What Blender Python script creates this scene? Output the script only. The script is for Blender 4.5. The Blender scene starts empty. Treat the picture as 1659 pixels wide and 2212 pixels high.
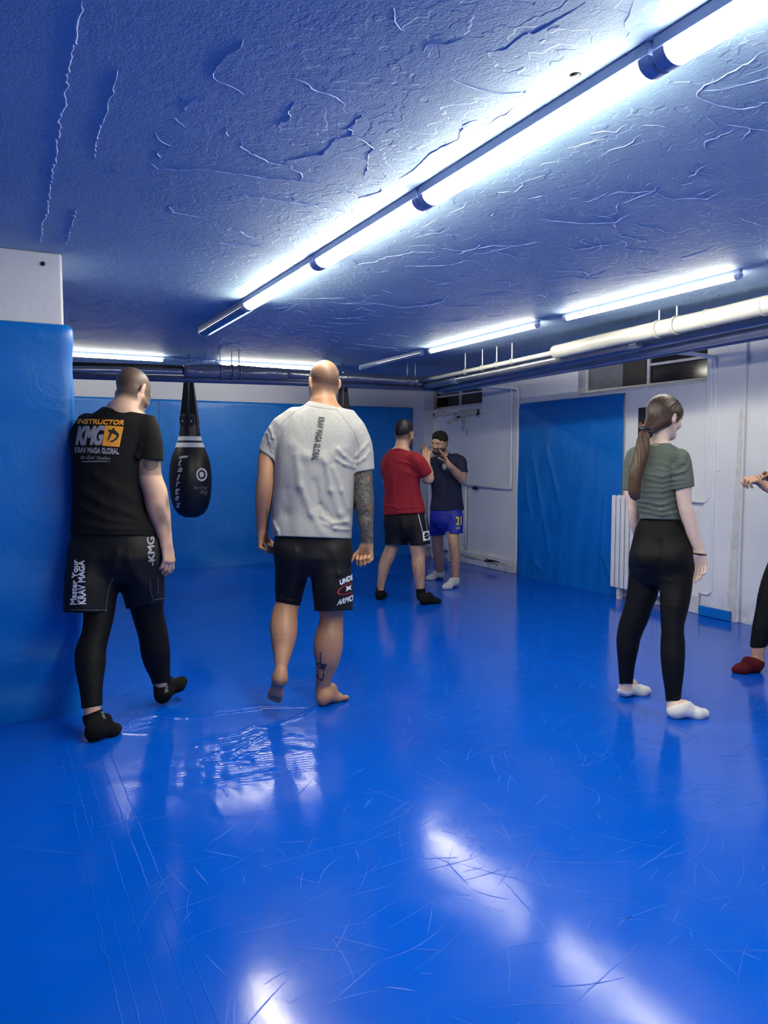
import bpy, bmesh, math, random
import numpy as np
from mathutils import Vector, Matrix
from mathutils.bvhtree import BVHTree
random.seed(7); rng = np.random.default_rng(11)
scene = bpy.context.scene
COL = scene.collection
# ------------------------------------------------------------------ camera
FPX, CX, CY, CAMH = 1650.0, 829.5, 1106.0, 1.35
YAW, PITCH = math.radians(27.1), math.radians(4.0)
fw = np.array([math.sin(YAW)*math.cos(PITCH), math.cos(YAW)*math.cos(PITCH), -math.sin(PITCH)])
rt = np.array([math.cos(YAW), -math.sin(YAW), 0.0]); upv = np.cross(rt, fw)
CAM = np.array([0.0, 0.0, CAMH])
def ray(x, y): return fw + rt*(x-CX)/FPX + upv*(CY-y)/FPX
def at(x, y, D): return CAM + ray(x, y)*D
def onz(x, y, z): r = ray(x, y); return CAM + r*(z-CAMH)/r[2]
def onx(x, y, X): r = ray(x, y); return CAM + r*X/r[0]
def ony(x, y, Y): r = ray(x, y); return CAM + r*Y/r[1]
cd = bpy.data.cameras.new('camera'); cam = bpy.data.objects.new('camera', cd); COL.objects.link(cam)
cd.sensor_fit = 'HORIZONTAL'; cd.sensor_width = 36.0; cd.lens = FPX/1659*36.0; cd.clip_start = 0.05
cam.location = CAM
cam.matrix_world = Matrix(((rt[0], upv[0], -fw[0], 0), (rt[1], upv[1], -fw[1], 0), (rt[2], upv[2], -fw[2], CAMH), (0, 0, 0, 1)))
scene.camera = cam
# ------------------------------------------------------------------ world and exposure
w = bpy.data.worlds.new('world'); scene.world = w; w.use_nodes = True
w.node_tree.nodes['Background'].inputs[0].default_value = (0.02, 0.025, 0.04, 1)
w.node_tree.nodes['Background'].inputs[1].default_value = 0.3
vs = scene.view_settings
vs.view_transform = 'Standard'; vs.look = 'None'; vs.gamma = 1.0; vs.use_curve_mapping = False
vs.exposure = EXPOSURE = 0.0
TUBE = 76.0                      # emission of a lit tube
cy_ = scene.cycles
cy_.max_bounces = 5; cy_.diffuse_bounces = 4; cy_.sample_clamp_indirect = 6.0; cy_.glossy_bounces = 3; cy_.transmission_bounces = 2; cy_.transparent_max_bounces = 4
cy_.caustics_reflective = False; cy_.caustics_refractive = False; cy_.use_adaptive_sampling = True; cy_.adaptive_threshold = 0.1; cy_.adaptive_min_samples = 12
# ------------------------------------------------------------------ node helpers
def s2l(c):
    return tuple((v/255/12.92 if v/255 <= 0.04045 else ((v/255+0.055)/1.055)**2.4) for v in c)
class NT:
    def __init__(self, name):
        self.m = bpy.data.materials.new(name); self.m.use_nodes = True
        self.t = self.m.node_tree; self.b = self.t.nodes['Principled BSDF']
    def n(self, typ, **kw):
        nd = self.t.nodes.new('ShaderNode'+typ)
        ins = kw.pop('ins', {})
        for k, v in kw.items(): setattr(nd, k, v)
        for k, v in ins.items():
            s = nd.inputs[k]
            if hasattr(v, 'is_linked') or isinstance(v, bpy.types.NodeSocket): self.t.links.new(v, s)
            else: s.default_value = v
        return nd
    def link(self, a, b): self.t.links.new(a, b)
    def set(self, k, v):
        s = self.b.inputs[k]
        if isinstance(v, bpy.types.NodeSocket): self.t.links.new(v, s)
        else: s.default_value = (tuple(v)+(1,))[:4] if k in ('Base Color', 'Emission Color') and not isinstance(v, float) else v
    def co(self, kind='Object', scale=(1, 1, 1), rot=(0, 0, 0), loc=(0, 0, 0)):
        tc = self.n('TexCoord')
        return self.n('Mapping', ins={'Vector': tc.outputs[kind], 'Scale': scale, 'Rotation': rot, 'Location': loc}).outputs[0]
    def noise(self, vec, scale, detail=3, rough=0.55, dist=0.0):
        return self.n('TexNoise', ins={'Vector': vec, 'Scale': scale, 'Detail': detail, 'Roughness': rough, 'Distortion': dist}).outputs[0]
    def vor(self, vec, scale, feature='DISTANCE_TO_EDGE', rnd=1.0):
        nd = self.n('TexVoronoi', feature=feature, ins={'Vector': vec, 'Scale': scale, 'Randomness': rnd}); return nd.outputs[0]
    def math(self, op, a, b=0.0, c=0.0, clamp=False):
        nd = self.n('Math', operation=op, use_clamp=clamp)
        for i, v in enumerate((a, b, c)):
            if isinstance(v, bpy.types.NodeSocket): self.link(v, nd.inputs[i])
            else: nd.inputs[i].default_value = v
        return nd.outputs[0]
    def ramp(self, fac, a, b, lo=0.0, hi=1.0):
        nd = self.n('MapRange', clamp=True)
        for k, v in (('Value', fac), ('From Min', a), ('From Max', b), ('To Min', lo), ('To Max', hi)):
            if isinstance(v, bpy.types.NodeSocket): self.link(v, nd.inputs[k])
            else: nd.inputs[k].default_value = v
        return nd.outputs[0]
    def mix(self, fac, a, b, blend='MIX'):
        nd = self.n('Mix', data_type='RGBA', blend_type=blend)
        for k, v in ((0, fac), (6, a), (7, b)):
            if isinstance(v, bpy.types.NodeSocket): self.link(v, nd.inputs[k])
            else: nd.inputs[k].default_value = v if k == 0 else (tuple(v)+(1,))[:4]
        return nd.outputs[2]
    def bump(self, h, strength=0.3, dist=0.01, prev=None):
        ins = {'Height': h, 'Strength': strength, 'Distance': dist}
        if prev is not None: ins['Normal'] = prev
        return self.n('Bump', ins=ins).outputs[0]
def simple(name, rgb, rough=0.6, metal=0.0, bump=None, var=0.0, varscale=8.0, spec=None, emit=None):
    """plain procedural paint: colour with slight noise variation and fine relief"""
    n = NT(name); v = n.co()
    c = s2l(rgb)
    if var > 0:
        f = n.noise(v, varscale, 4)
        n.set('Base Color', n.mix(n.ramp(f, 0.3, 0.7), tuple(x*(1-var) for x in c), tuple(min(1, x*(1+var)) for x in c)))
    else: n.set('Base Color', c)
    n.set('Roughness', rough); n.set('Metallic', metal)
    if spec is not None: n.set('Specular IOR Level', spec)
    if bump: n.set('Normal', n.bump(n.noise(v, bump[0], 3), bump[1], bump[2]))
    if emit: n.set('Emission Color', s2l(emit[0])); n.set('Emission Strength', emit[1])
    return n.m
# ------------------------------------------------------------------ object helpers
def mesh_np(name, V, F, smooth=True):
    """V (n,3), F (m,4) or (m,3) numpy arrays -> mesh"""
    me = bpy.data.meshes.new(name)
    V = np.ascontiguousarray(V, np.float32); F = np.ascontiguousarray(F, np.int32)
    me.vertices.add(len(V)); me.vertices.foreach_set('co', V.ravel())
    k = F.shape[1]; me.loops.add(F.size); me.loops.foreach_set('vertex_index', F.ravel())
    me.polygons.add(len(F)); me.polygons.foreach_set('loop_start', np.arange(0, F.size, k, dtype=np.int32))
    me.polygons.foreach_set('loop_total', np.full(len(F), k, np.int32))
    me.update(calc_edges=True)
    if smooth: me.polygons.foreach_set('use_smooth', np.ones(len(F), bool))
    return me
def obj(name, me, mat=None, parent=None, label=None, cat=None, group=None, kind=None):
    o = bpy.data.objects.new(name, me); COL.objects.link(o)
    if mat is not None and me is not None and len(me.materials) == 0: me.materials.append(mat)
    if parent is not None: o.parent = parent
    if label: o['label'] = label
    if cat: o['category'] = cat
    if group: o['group'] = group
    if kind: o['kind'] = kind
    return o
def thing(name, label, cat, loc=(0, 0, 0), group=None, kind=None):
    o = obj(name, None, label=label, cat=cat, group=group, kind=kind); o.location = loc
    o.empty_display_size = 0.1
    return o
class MB:
    """collects shapes into one mesh"""
    def __init__(self): self.v = []; self.f = []; self.sm = []
    def add(self, vs, fs, smooth=False):
        b = len(self.v); self.v += [tuple(map(float, p)) for p in vs]
        for f in fs: self.f.append([b+i for i in f]); self.sm.append(smooth)
        return self
    def box(self, lo, hi):
        x0, y0, z0 = lo; x1, y1, z1 = hi
        return self.add([(x0,y0,z0),(x1,y0,z0),(x1,y1,z0),(x0,y1,z0),(x0,y0,z1),(x1,y0,z1),(x1,y1,z1),(x0,y1,z1)],
            [(0,3,2,1),(4,5,6,7),(0,1,5,4),(1,2,6,5),(2,3,7,6),(3,0,4,7)])
    def tube(self, pts, r, seg=12, cap=True, wob=None):
        pts = [np.array(p, float) for p in pts]; n = len(pts)
        rs = r if hasattr(r, '__len__') else [r]*n
        T = []
        for i in range(n):
            a = pts[max(i-1, 0)]; b = pts[min(i+1, n-1)]; t = b-a; T.append(t/np.linalg.norm(t))
        ref = np.array([0, 0, 1.0]) if abs(T[0][2]) < 0.9 else np.array([1.0, 0, 0])
        u = np.cross(ref, T[0]); u /= np.linalg.norm(u)
        V = []
        for i in range(n):
            u = u-T[i]*(u@T[i]); u /= np.linalg.norm(u); w_ = np.cross(T[i], u)
            for k in range(seg):
                a = 2*math.pi*k/seg
                rr = rs[i]*(1+(wob(i, a) if wob else 0))
                V.append(pts[i]+(u*math.cos(a)+w_*math.sin(a))*rr)
        Fc = [(i*seg+k, i*seg+(k+1) % seg, (i+1)*seg+(k+1) % seg, (i+1)*seg+k) for i in range(n-1) for k in range(seg)]
        self.add(V, Fc, True)
        if cap:
            b = len(self.v)-len(V)
            self.f.append([b+k for k in range(seg)][::-1]); self.sm.append(False)
            self.f.append([b+(n-1)*seg+k for k in range(seg)]); self.sm.append(False)
        return self
    def lathe(self, prof, loc=(0, 0, 0), seg=32, axis='z'):
        V = []
        for (r, z) in prof:
            for k in range(seg):
                a = 2*math.pi*k/seg; x, y = r*math.cos(a), r*math.sin(a)
                p = (x, y, z) if axis == 'z' else ((x, z, y) if axis == 'y' else (z, x, y))
                V.append(np.array(p)+np.array(loc))
        n = len(prof)
        Fc = [(i*seg+k, i*seg+(k+1) % seg, (i+1)*seg+(k+1) % seg, (i+1)*seg+k) for i in range(n-1) for k in range(seg)]
        return self.add(V, Fc, True)
    def mesh(self, name, bevel=0.0):
        me = bpy.data.meshes.new(name); me.from_pydata(self.v, [], self.f); me.update()
        for p, s in zip(me.polygons, self.sm): p.use_smooth = s
        bm = bmesh.new(); bm.from_mesh(me)
        bmesh.ops.recalc_face_normals(bm, faces=bm.faces)
        if bevel > 0:
            es = [e for e in bm.edges if len(e.link_faces) == 2 and e.calc_face_angle(0) > 0.6]
            bmesh.ops.bevel(bm, geom=es, offset=bevel, segments=2, affect='EDGES', profile=0.5, clamp_overlap=True)
        bm.to_mesh(me); bm.free(); return me
    def build(self, name, mat, parent=None, bevel=0.0, **kw): return obj(name, self.mesh(name, bevel), mat, parent, **kw)
def arc_path(pts, r=0.05, n=6):
    """polyline with rounded corners"""
    pts = [np.array(p, float) for p in pts]; out = [pts[0]]
    for i in range(1, len(pts)-1):
        a, b, c = pts[i-1], pts[i], pts[i+1]
        u = (a-b)/np.linalg.norm(a-b); v = (c-b)/np.linalg.norm(c-b)
        rr = min(r, np.linalg.norm(a-b)*0.45, np.linalg.norm(c-b)*0.45)
        for k in range(n+1):
            t = k/n; out.append((1-t)**2*(b+u*rr)+2*t*(1-t)*b+t*t*(b+v*rr))
    out.append(pts[-1]); return out
def snoise(P, freq, seed, n=10, aniso=(1, 1, 1)):
    """smooth pseudo-random field, about -1..1"""
    r = np.random.default_rng(seed); out = np.zeros(P.shape[:-1])
    for i in range(n):
        k = r.normal(size=P.shape[-1])*freq*np.array(aniso)[:P.shape[-1]]
        out += np.sin(P@k+r.uniform(0, 6.28))
    return out/math.sqrt(n)*1.1
def grid_faces(nu, nv):
    i, j = np.meshgrid(np.arange(nu-1), np.arange(nv-1), indexing='ij')
    a = (i*nv+j).ravel(); return np.stack([a, a+nv, a+nv+1, a+1], 1)
# ================================================================== materials of the room
WALLX, BACKY, CEIL = 5.45, 9.5, 2.40
def mat_floor():
    n = NT('blue_vinyl_floor'); v = n.co()
    scuff = n.ramp(n.noise(n.n('Mapping', ins={'Vector': v, 'Scale': (1.2, 4, 1), 'Rotation': (0, 0, .5)}).outputs[0], 2.6, 4, 0.65), 0.50, 0.75)
    n.set('Base Color', n.mix(n.math('MULTIPLY', scuff, 0.14), s2l((0, 82, 202)), s2l((46, 102, 206))))
    n.set('Roughness', n.ramp(n.noise(v, 3.0, 2), 0.3, 0.7, 0.11, 0.18)); n.set('Specular IOR Level', 0.30)
    b = n.bump(n.math('ADD', n.noise(v, 5.0, 1), n.math('MULTIPLY', n.noise(v, 50.0, 2), 0.12)), 0.25, 0.004)
    # weld seams running away along the room, at fixed places across it
    sx = n.n('SeparateXYZ', ins={'Vector': v}).outputs
    wob = n.math('MULTIPLY', n.math('SUBTRACT', n.noise(v, 9.0, 2, .7), 0.5), 0.012)
    xx = n.math('ADD', sx[0], wob); seam = None
    for x0 in SEAMS:
        s = n.ramp(n.math('ABSOLUTE', n.math('SUBTRACT', xx, x0)), 0.0008, 0.0030, 1.0, 0.0)
        seam = s if seam is None else n.math('MAXIMUM', seam, s)
    seam = n.math('MULTIPLY', seam, n.ramp(sx[1], 3.9, 3.5))
    b = n.bump(seam, 0.4, 0.0014, b)
    n.set('Normal', b)
    return n.m
def mat_ceiling():
    n = NT('blue_ceiling_paint'); v = n.co()
    big = n.noise(v, 0.9, 2)
    c = n.mix(n.ramp(big, 0.35, 0.65), s2l((146, 174, 200)), s2l((156, 180, 206)))
    c = n.mix(n.math('MULTIPLY', n.ramp(n.noise(v, 6.0, 3, .7), 0.55, 0.75), 0.25), c, s2l((168, 180, 206)))
    n.set('Base Color', c); n.set('Roughness', 0.62); n.set('Specular IOR Level', 0.25)
    fl = n.noise(v, 2.3, 4, 0.6)
    sx = n.n('SeparateXYZ', ins={'Vector': v}).outputs
    old = n.ramp(sx[0], 0.5, 1.3)            # the plaster right of the first bay is older and flakes
    step = n.math('ADD', n.ramp(fl, 0.50, 0.507), n.math('ADD', n.ramp(fl, 0.57, 0.577), n.ramp(fl, 0.42, 0.427)))
    b = n.bump(n.math('MULTIPLY', step, old), 0.4, 0.004)
    b = n.bump(n.noise(n.n('Mapping', ins={'Vector': v, 'Scale': (1.6, 1, 1), 'Rotation': (0, 0, .6)}).outputs[0], 26, 2, .6), 0.22, 0.006, b)
    b = n.bump(n.noise(v, 120, 2), 0.25, 0.004, b)
    n.set('Normal', b); return n.m
def mat_white_wall(name='white_wall_paint', rgb=(226, 228, 232)):
    n = NT(name); v = n.co()
    g = n.noise(v, 1.5, 4)
    c = n.mix(n.ramp(g, 0.4, 0.75), s2l(rgb), tuple(x*0.93 for x in s2l(rgb)))
    st = n.ramp(n.noise(n.n('Mapping', ins={'Vector': v, 'Scale': (7, 7, 0.7)}).outputs[0], 3.0, 4, .65), 0.62, 0.8)
    c = n.mix(n.math('MULTIPLY', st, 0.12), c, s2l((160, 160, 165)))
    sx = n.n('SeparateXYZ', ins={'Vector': v}).outputs
    grime = n.math('MULTIPLY', n.ramp(sx[2], 0.02, 0.22, 1.0, 0.0), n.ramp(n.noise(v, 9, 5, .7), 0.42, 0.7))
    c = n.mix(n.math('MULTIPLY', grime, 0.65), c, s2l((128, 118, 108)))
    n.set('Base Color', c); n.set('Roughness', 0.5)
    b = n.bump(n.math('ADD', n.noise(v, 7.0, 3, .6), n.math('MULTIPLY', n.noise(v, 60, 2), .15)), 0.35, 0.012)
    n.set('Normal', b); return n.m
def mat_vinyl(name, rgb, rough=0.36):
    n = NT(name); v = n.co()
    c = n.mix(n.ramp(n.noise(v, 1.4, 4), 0.35, 0.7), s2l(rgb), tuple(x*0.86 for x in s2l(rgb)))
    n.set('Base Color', c); n.set('Roughness', n.ramp(n.noise(v, 6, 4), 0.3, 0.7, rough-.05, rough+.08))
    b = n.bump(n.noise(v, 4.5, 4, .55, 1.2), 0.30, 0.015); b = n.bump(n.noise(v, 220, 2), 0.08, 0.001, b)
    n.set('Normal', b); return n.m
SEAMS = [float(onz(a, 2205, 0)[0]) for a in (262, 300, 356, 425, 470)]
M = {}
M['floor'] = mat_floor(); M['ceiling'] = mat_ceiling(); M['wall'] = mat_white_wall()
M['wallback'] = mat_white_wall('white_back_wall', (205, 206, 218))
M['concrete'] = simple('bare_cement', (208, 207, 205), 0.9, bump=(30, .6, .01), var=.12, varscale=14)
M['peel'] = simple('peeled_plaster', (202, 196, 188), 0.95, bump=(40, .2, .004), var=.15, varscale=25)
M['vinyl'] = mat_vinyl('blue_mat_vinyl', (0, 118, 212)); M['vinyl_d'] = mat_vinyl('blue_curtain_vinyl', (0, 110, 204), 0.4)
M['ridge'] = simple('lit_edge_tint', (168, 184, 226), 0.5, var=.25, varscale=30)  # same paint as the ceiling; light caught by raised edges is tinted in
M['white_paint'] = simple('white_gloss_paint', (226, 228, 234), 0.3, bump=(25, .15, .003), var=.04)
M['pipe_white'] = simple('white_pipe_wrap', (192, 191, 184), 0.28, bump=(9, .35, .02), var=.06, varscale=3)
M['pipe_grey'] = simple('grey_painted_pipe', (150, 156, 170), 0.3, bump=(20, .2, .004), var=.12, varscale=6)
M['foil'] = simple('foil_pipe_wrap', (168, 170, 176), 0.26, metal=0.75, bump=(14, .5, .012), var=.15, varscale=5)
M['pipe_blue'] = simple('blue_painted_pipe', (92, 110, 150), 0.32, metal=0.2, bump=(12, .3, .006), var=.15, varscale=5)
M['wrap'] = simple('blue_grey_pipe_wrap', (122, 130, 152), 0.24, metal=0.35, bump=(8, .6, .02), var=.2, varscale=4)
M['dark'] = simple('dark_recess', (22, 22, 28), 0.7, var=.2)
M['black_metal'] = simple('black_metal', (30, 31, 36), 0.45, var=.15)
M['glass_dark'] = simple('dark_night_glass', (26, 22, 26), 0.12, var=.1)
M['mesh_grey'] = simple('grey_frosted_pane', (112, 114, 126), 0.4, var=.12, varscale=20)
M['frame'] = simple('old_window_frame_paint', (206, 206, 210), 0.5, bump=(40, .3, .004), var=.12, varscale=12)
M['housing'] = simple('lamp_housing', (160, 174, 210), 0.4, var=.06)
M['housing_w'] = simple('white_lamp_housing', (200, 204, 214), 0.35, var=.05)
M['tube'] = simple('lit_lamp_diffuser', (250, 250, 255), 0.4, emit=((252, 246, 220), TUBE), var=.01)
M['tube_thin'] = simple('lit_thin_tube', (250, 250, 255), 0.4, emit=((252, 246, 220), TUBE*.9), var=.01)
M['dead'] = simple('unlit_clear_cover', (120, 136, 186), 0.12, var=.05)
M['strip'] = simple('glowing_edge_glint', (240, 244, 255), 0.2, emit=((240, 245, 255), 1.6), var=.02)  # weak glow stands in for lamp light glinting on the unlit cover
# ================================================================== room shell
def struct(name, mb, mat, label, bevel=0.0, parent=None): return mb.build(name, mat, parent, bevel, label=label, cat=None if parent else name.split('_')[0], kind='structure')
# floor: dense where the vinyl is wrinkled
xs = np.unique(np.concatenate([np.linspace(-2.7, 0.5, 30), np.arange(0.5, 2.2, 0.007), np.linspace(2.2, 5.75, 40)]))
ys = np.unique(np.concatenate([np.linspace(-2.6, 3.0, 50), np.arange(3.0, 4.45, 0.007), np.linspace(4.45, 9.7, 50)]))
gx, gy = np.meshgrid(xs, ys, indexing='ij'); P2 = np.stack([gx, gy], -1)
hz = np.zeros(gx.shape)
def seg_dist(P, a, b):
    ab = b-a; t = np.clip(((P-a)@ab)/(ab@ab), 0, 1); q = P-(a+t[..., None]*ab); return np.sqrt((q**2).sum(-1)), t
wr = [((258,1571),(290,1556),(334,1545),.004), ((258,1576),(300,1562),(334,1556),.004), ((262,1581),(300,1572),(334,1565),.004), ((262,1584),(300,1586),(340,1585),.0022),
      ((410,1552),(470,1542),(560,1531),.005), ((470,1534),(560,1527),(655,1526),.0045), ((330,1546),(390,1552),(460,1545),.003),
      ((430,1612),(500,1598),(560,1580),.0035), ((440,1640),(480,1622),(540,1600),.004), ((500,1632),(545,1604),(570,1590),.004), ((530,1578),(550,1568),(575,1570),.004),
      ((530,1600),(548,1592),(560,1596),.003), ((445,1655),(520,1635),(590,1615),.003), ((440,1690),(500,1680),(590,1660),.0028), ((600,1565),(640,1552),(660,1545),.003),
      ((610,1592),(630,1588),(650,1592),.003), ((420,1600),(470,1592),(520,1584),.003), ((650,1545),(680,1530),(700,1522),.003), ((440,1735),(500,1742),(590,1728),.002)]
for a, b, c, h in wr:
    pts = [onz(*p, 0)[:2] for p in (a, b, c)]
    for p, q in ((pts[0], pts[1]), (pts[1], pts[2])):
        d, t = seg_dist(P2, p, q); hz = np.maximum(hz, h*np.exp(-(d/0.012)**2))
cen = onz(520, 1640, 0)[:2]
def dens_at(q): q = q-cen; return math.exp(-((q@rt[:2])/0.38)**2-((q@fw[:2])/0.42)**2)
dens = np.exp(-(((P2-cen)@rt[:2])/0.38)**2-(((P2-cen)@fw[:2])/0.42)**2)
hz += dens*0.0013*snoise(P2@np.array([[rt[0], fw[0]], [rt[1], fw[1]]]), 60, 3, 12, (0.5, 1.5))
hz += dens*0.0008*snoise(P2, 16, 5)
V = np.stack([gx, gy, hz], -1).reshape(-1, 3)
floor = obj('floor', mesh_np('floor', V, grid_faces(len(xs), len(ys))), M['floor'], label='glossy blue vinyl sports floor with scratches and wrinkles', cat='floor', kind='structure')
# scuffs and scratches of the vinyl: very thin dull streaks lying on the floor
sc_ = MB(); rs_ = np.random.default_rng(5)
for k in range(1100):
    near = rs_.random() < .72
    cx_, cy_ = (rs_.uniform(.2, 3.6), rs_.uniform(1.2, 4.2)) if near else (rs_.uniform(.4, 5.2), rs_.uniform(3.5, 8.5))
    a_ = rs_.normal(.1, .75) if rs_.random() < .7 else rs_.uniform(0, 3.14); L_ = abs(rs_.normal(0, .16))+.04; cv = rs_.normal(0, .35); w0 = rs_.uniform(.0006, .0019)*(1.8 if rs_.random() < .12 else 1)
    pts = []; p_ = np.array([cx_, cy_])
    for i in range(7):
        aa = a_+cv*(i/6-.5); p_ = p_+np.array([math.cos(aa), math.sin(aa)])*L_/6; pts.append(p_.copy())
    if any(.45 < q[0] < 2.25 and 2.95 < q[1] < 4.5 and dens_at(q) > .03 for q in pts) or not all(-2.5 < q[0] < 5.3 and -2 < q[1] < 9.2 for q in pts) or any(q[0] < .42 and q[1] > 4.2 for q in pts): continue
    V_ = []
    for i, q in enumerate(pts):
        t_ = pts[min(i+1, 6)]-pts[max(i-1, 0)]; t_ /= np.linalg.norm(t_); s_ = np.array([-t_[1], t_[0]])*w0*math.sin(math.pi*(i+.4)/6.8)
        V_ += [(q[0]+s_[0], q[1]+s_[1], .0006), (q[0]-s_[0], q[1]-s_[1], .0006)]
    sc_.add(V_, [(2*i, 2*i+2, 2*i+3, 2*i+1) for i in range(6)])
sc_.build('floor_scratches', simple('dull_scratch', (6, 90, 214), .40, var=.1, varscale=6), floor, kind='stuff')
ceil = struct('ceiling', MB().box((-2.7, -2.6, CEIL), (5.75, 9.7, CEIL+0.15)), M['ceiling'], 'blue painted plaster ceiling with cracks and flakes')
# raised plaster edges and cracks of the ceiling, traced where they run
PL = {(0.5, 0, 0): """355,0 345,60 330,110 325,180 315,190 300,280 290,380 275,405 285,455 260,490 255,560 245,620 240,690 225,740 215,830 205,870 208,920 185,950 175,1050
1050,170 1040,200 985,235 950,270 920,315 940,350 1005,375 1055,410
1260,335 1320,355 1345,380 1400,400 1455,420 1480,440 1497,462
1275,435 1245,490 1255,505 1215,525 1212,555
855,415 820,440 800,465 778,490
742,505 765,520 800,550
668,570 685,600 735,628 720,642
690,640 680,665 688,695
650,703 685,730 760,733 880,730 960,742 1040,752 1160,773 1260,778 1400,800
980,550 975,570 993,590
1040,600 1050,640 1100,668 1160,700 1215,712 1260,715
1250,712 1260,730 1300,745 1305,765 1285,782
1230,700 1320,675 1390,668 1430,625 1450,600 1520,580 1522,540 1565,495
1535,590 1580,612 1615,640 1590,670 1590,710 1575,770
1455,820 1520,830 1545,855 1600,840 1650,820 1640,795
1000,840 1100,850 1180,862 1340,885 1430,905 1525,918
880,940 800,925 745,915 735,900 750,885
985,980 990,995 1040,1000 1075,1022 1110,1030
930,1045 1000,1052 1100,1060 1160,1065
455,748 480,745 505,738
515,290 490,370 465,460 430,560 405,690
330,900 310,980 285,1060""",
(0.5, 830, 0): """40,30 45,75 70,125 110,145
1080,0 1070,30 1055,70 1045,120 1048,180
170,230 185,190 270,190 350,160
870,10 790,60 700,115 640,145 600,150 550,190 510,215 440,225
285,335 340,365 400,385 480,400 560,400 605,400 610,380
410,435 440,450 470,490
565,450 540,480 500,500 440,540
400,515 340,540 320,600 290,615 210,655 170,690 140,720 100,750 60,775
1650,215 1600,250 1520,300 1440,345 1385,365 1355,395 1375,430 1440,455 1550,470 1610,460 1640,445
1225,345 1250,355 1320,352 1360,362
860,560 890,575 950,565 1000,570 1050,535
770,620 790,638 860,620 950,600
1100,535 1180,540 1250,555
670,720 690,705 780,695
490,810 490,830 560,830 600,800 595,770
1240,860 1340,855 1400,858 1450,830
280,920 330,900 360,870
1310,770 1350,740 1400,710
230,1070 340,1085 470,1060 560,1062 670,1045
680,945 750,955 860,965 1000,960 1060,920
800,860 850,855
1060,860 1080,840
1130,810 1150,790
1220,660 1250,620
930,670 1000,640 1060,620 1110,580
1440,1000 1500,990
620,860 680,845 720,850
1380,580 1430,565
1560,190 1575,170 1570,140
1270,800 1330,790""",
(1/2.765, 400, 500): """640,400 760,400 950,395 1010,420 1150,430 1300,455 1440,440 1540,420 1550,400
1000,165 1030,195 1140,180 1200,150 1290,140 1360,120 1500,125
590,155 610,175 690,185
870,510 920,520 1090,510
840,535 950,555 1110,545
1010,670 1130,685 1280,700
175,65 300,85 470,93
1415,160 1450,170 1495,155
550,485 620,465 665,435
1020,470 1050,455
1310,205 1420,205 1600,200
20,240 60,250 130,245
1170,335 1180,350 1240,370"""}
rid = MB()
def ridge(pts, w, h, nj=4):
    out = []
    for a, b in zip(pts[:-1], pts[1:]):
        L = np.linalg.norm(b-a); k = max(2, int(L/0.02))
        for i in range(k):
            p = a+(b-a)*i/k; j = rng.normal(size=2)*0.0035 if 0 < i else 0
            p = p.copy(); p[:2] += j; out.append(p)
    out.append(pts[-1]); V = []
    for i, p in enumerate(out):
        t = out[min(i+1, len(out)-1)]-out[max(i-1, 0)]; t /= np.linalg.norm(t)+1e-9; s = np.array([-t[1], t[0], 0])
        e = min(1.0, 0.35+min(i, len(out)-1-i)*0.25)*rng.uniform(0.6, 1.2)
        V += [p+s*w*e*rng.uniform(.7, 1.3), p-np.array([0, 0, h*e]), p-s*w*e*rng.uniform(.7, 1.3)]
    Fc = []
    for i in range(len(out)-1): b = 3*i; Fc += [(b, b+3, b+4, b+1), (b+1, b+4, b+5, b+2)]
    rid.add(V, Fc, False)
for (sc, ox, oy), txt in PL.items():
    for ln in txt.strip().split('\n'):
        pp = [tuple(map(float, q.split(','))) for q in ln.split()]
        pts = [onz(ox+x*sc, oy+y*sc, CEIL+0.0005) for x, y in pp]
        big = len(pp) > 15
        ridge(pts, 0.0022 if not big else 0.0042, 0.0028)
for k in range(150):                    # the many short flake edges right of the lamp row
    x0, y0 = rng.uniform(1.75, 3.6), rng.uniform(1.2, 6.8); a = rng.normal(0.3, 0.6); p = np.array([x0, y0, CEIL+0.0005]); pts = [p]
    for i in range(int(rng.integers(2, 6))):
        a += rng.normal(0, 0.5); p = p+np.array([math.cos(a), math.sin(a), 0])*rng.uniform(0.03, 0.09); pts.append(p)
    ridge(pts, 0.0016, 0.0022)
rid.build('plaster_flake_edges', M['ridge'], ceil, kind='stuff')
# walls
W1, W2, W3 = (7.97, 9.30, 2.0), (4.60, 6.22, 2.0), (2.55, 4.02, 2.05)
rw = MB(); rw.box((WALLX, -2.6, 0), (WALLX+0.25, 9.7, 2.0))
prev = -2.6
for (y0, y1, z0) in (W3, W2, W1):
    rw.box((WALLX, prev, 2.0), (WALLX+0.25, y0, CEIL)); prev = y1
    if z0 > 2.0: rw.box((WALLX, y0, 2.0), (WALLX+0.25, y1, z0))
rw.box((WALLX, prev, 2.0), (WALLX+0.25, 9.7, CEIL))
wall_r = struct('wall_right', rw, M['wall'], 'white painted right wall with small high windows and heating pipes')
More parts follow.
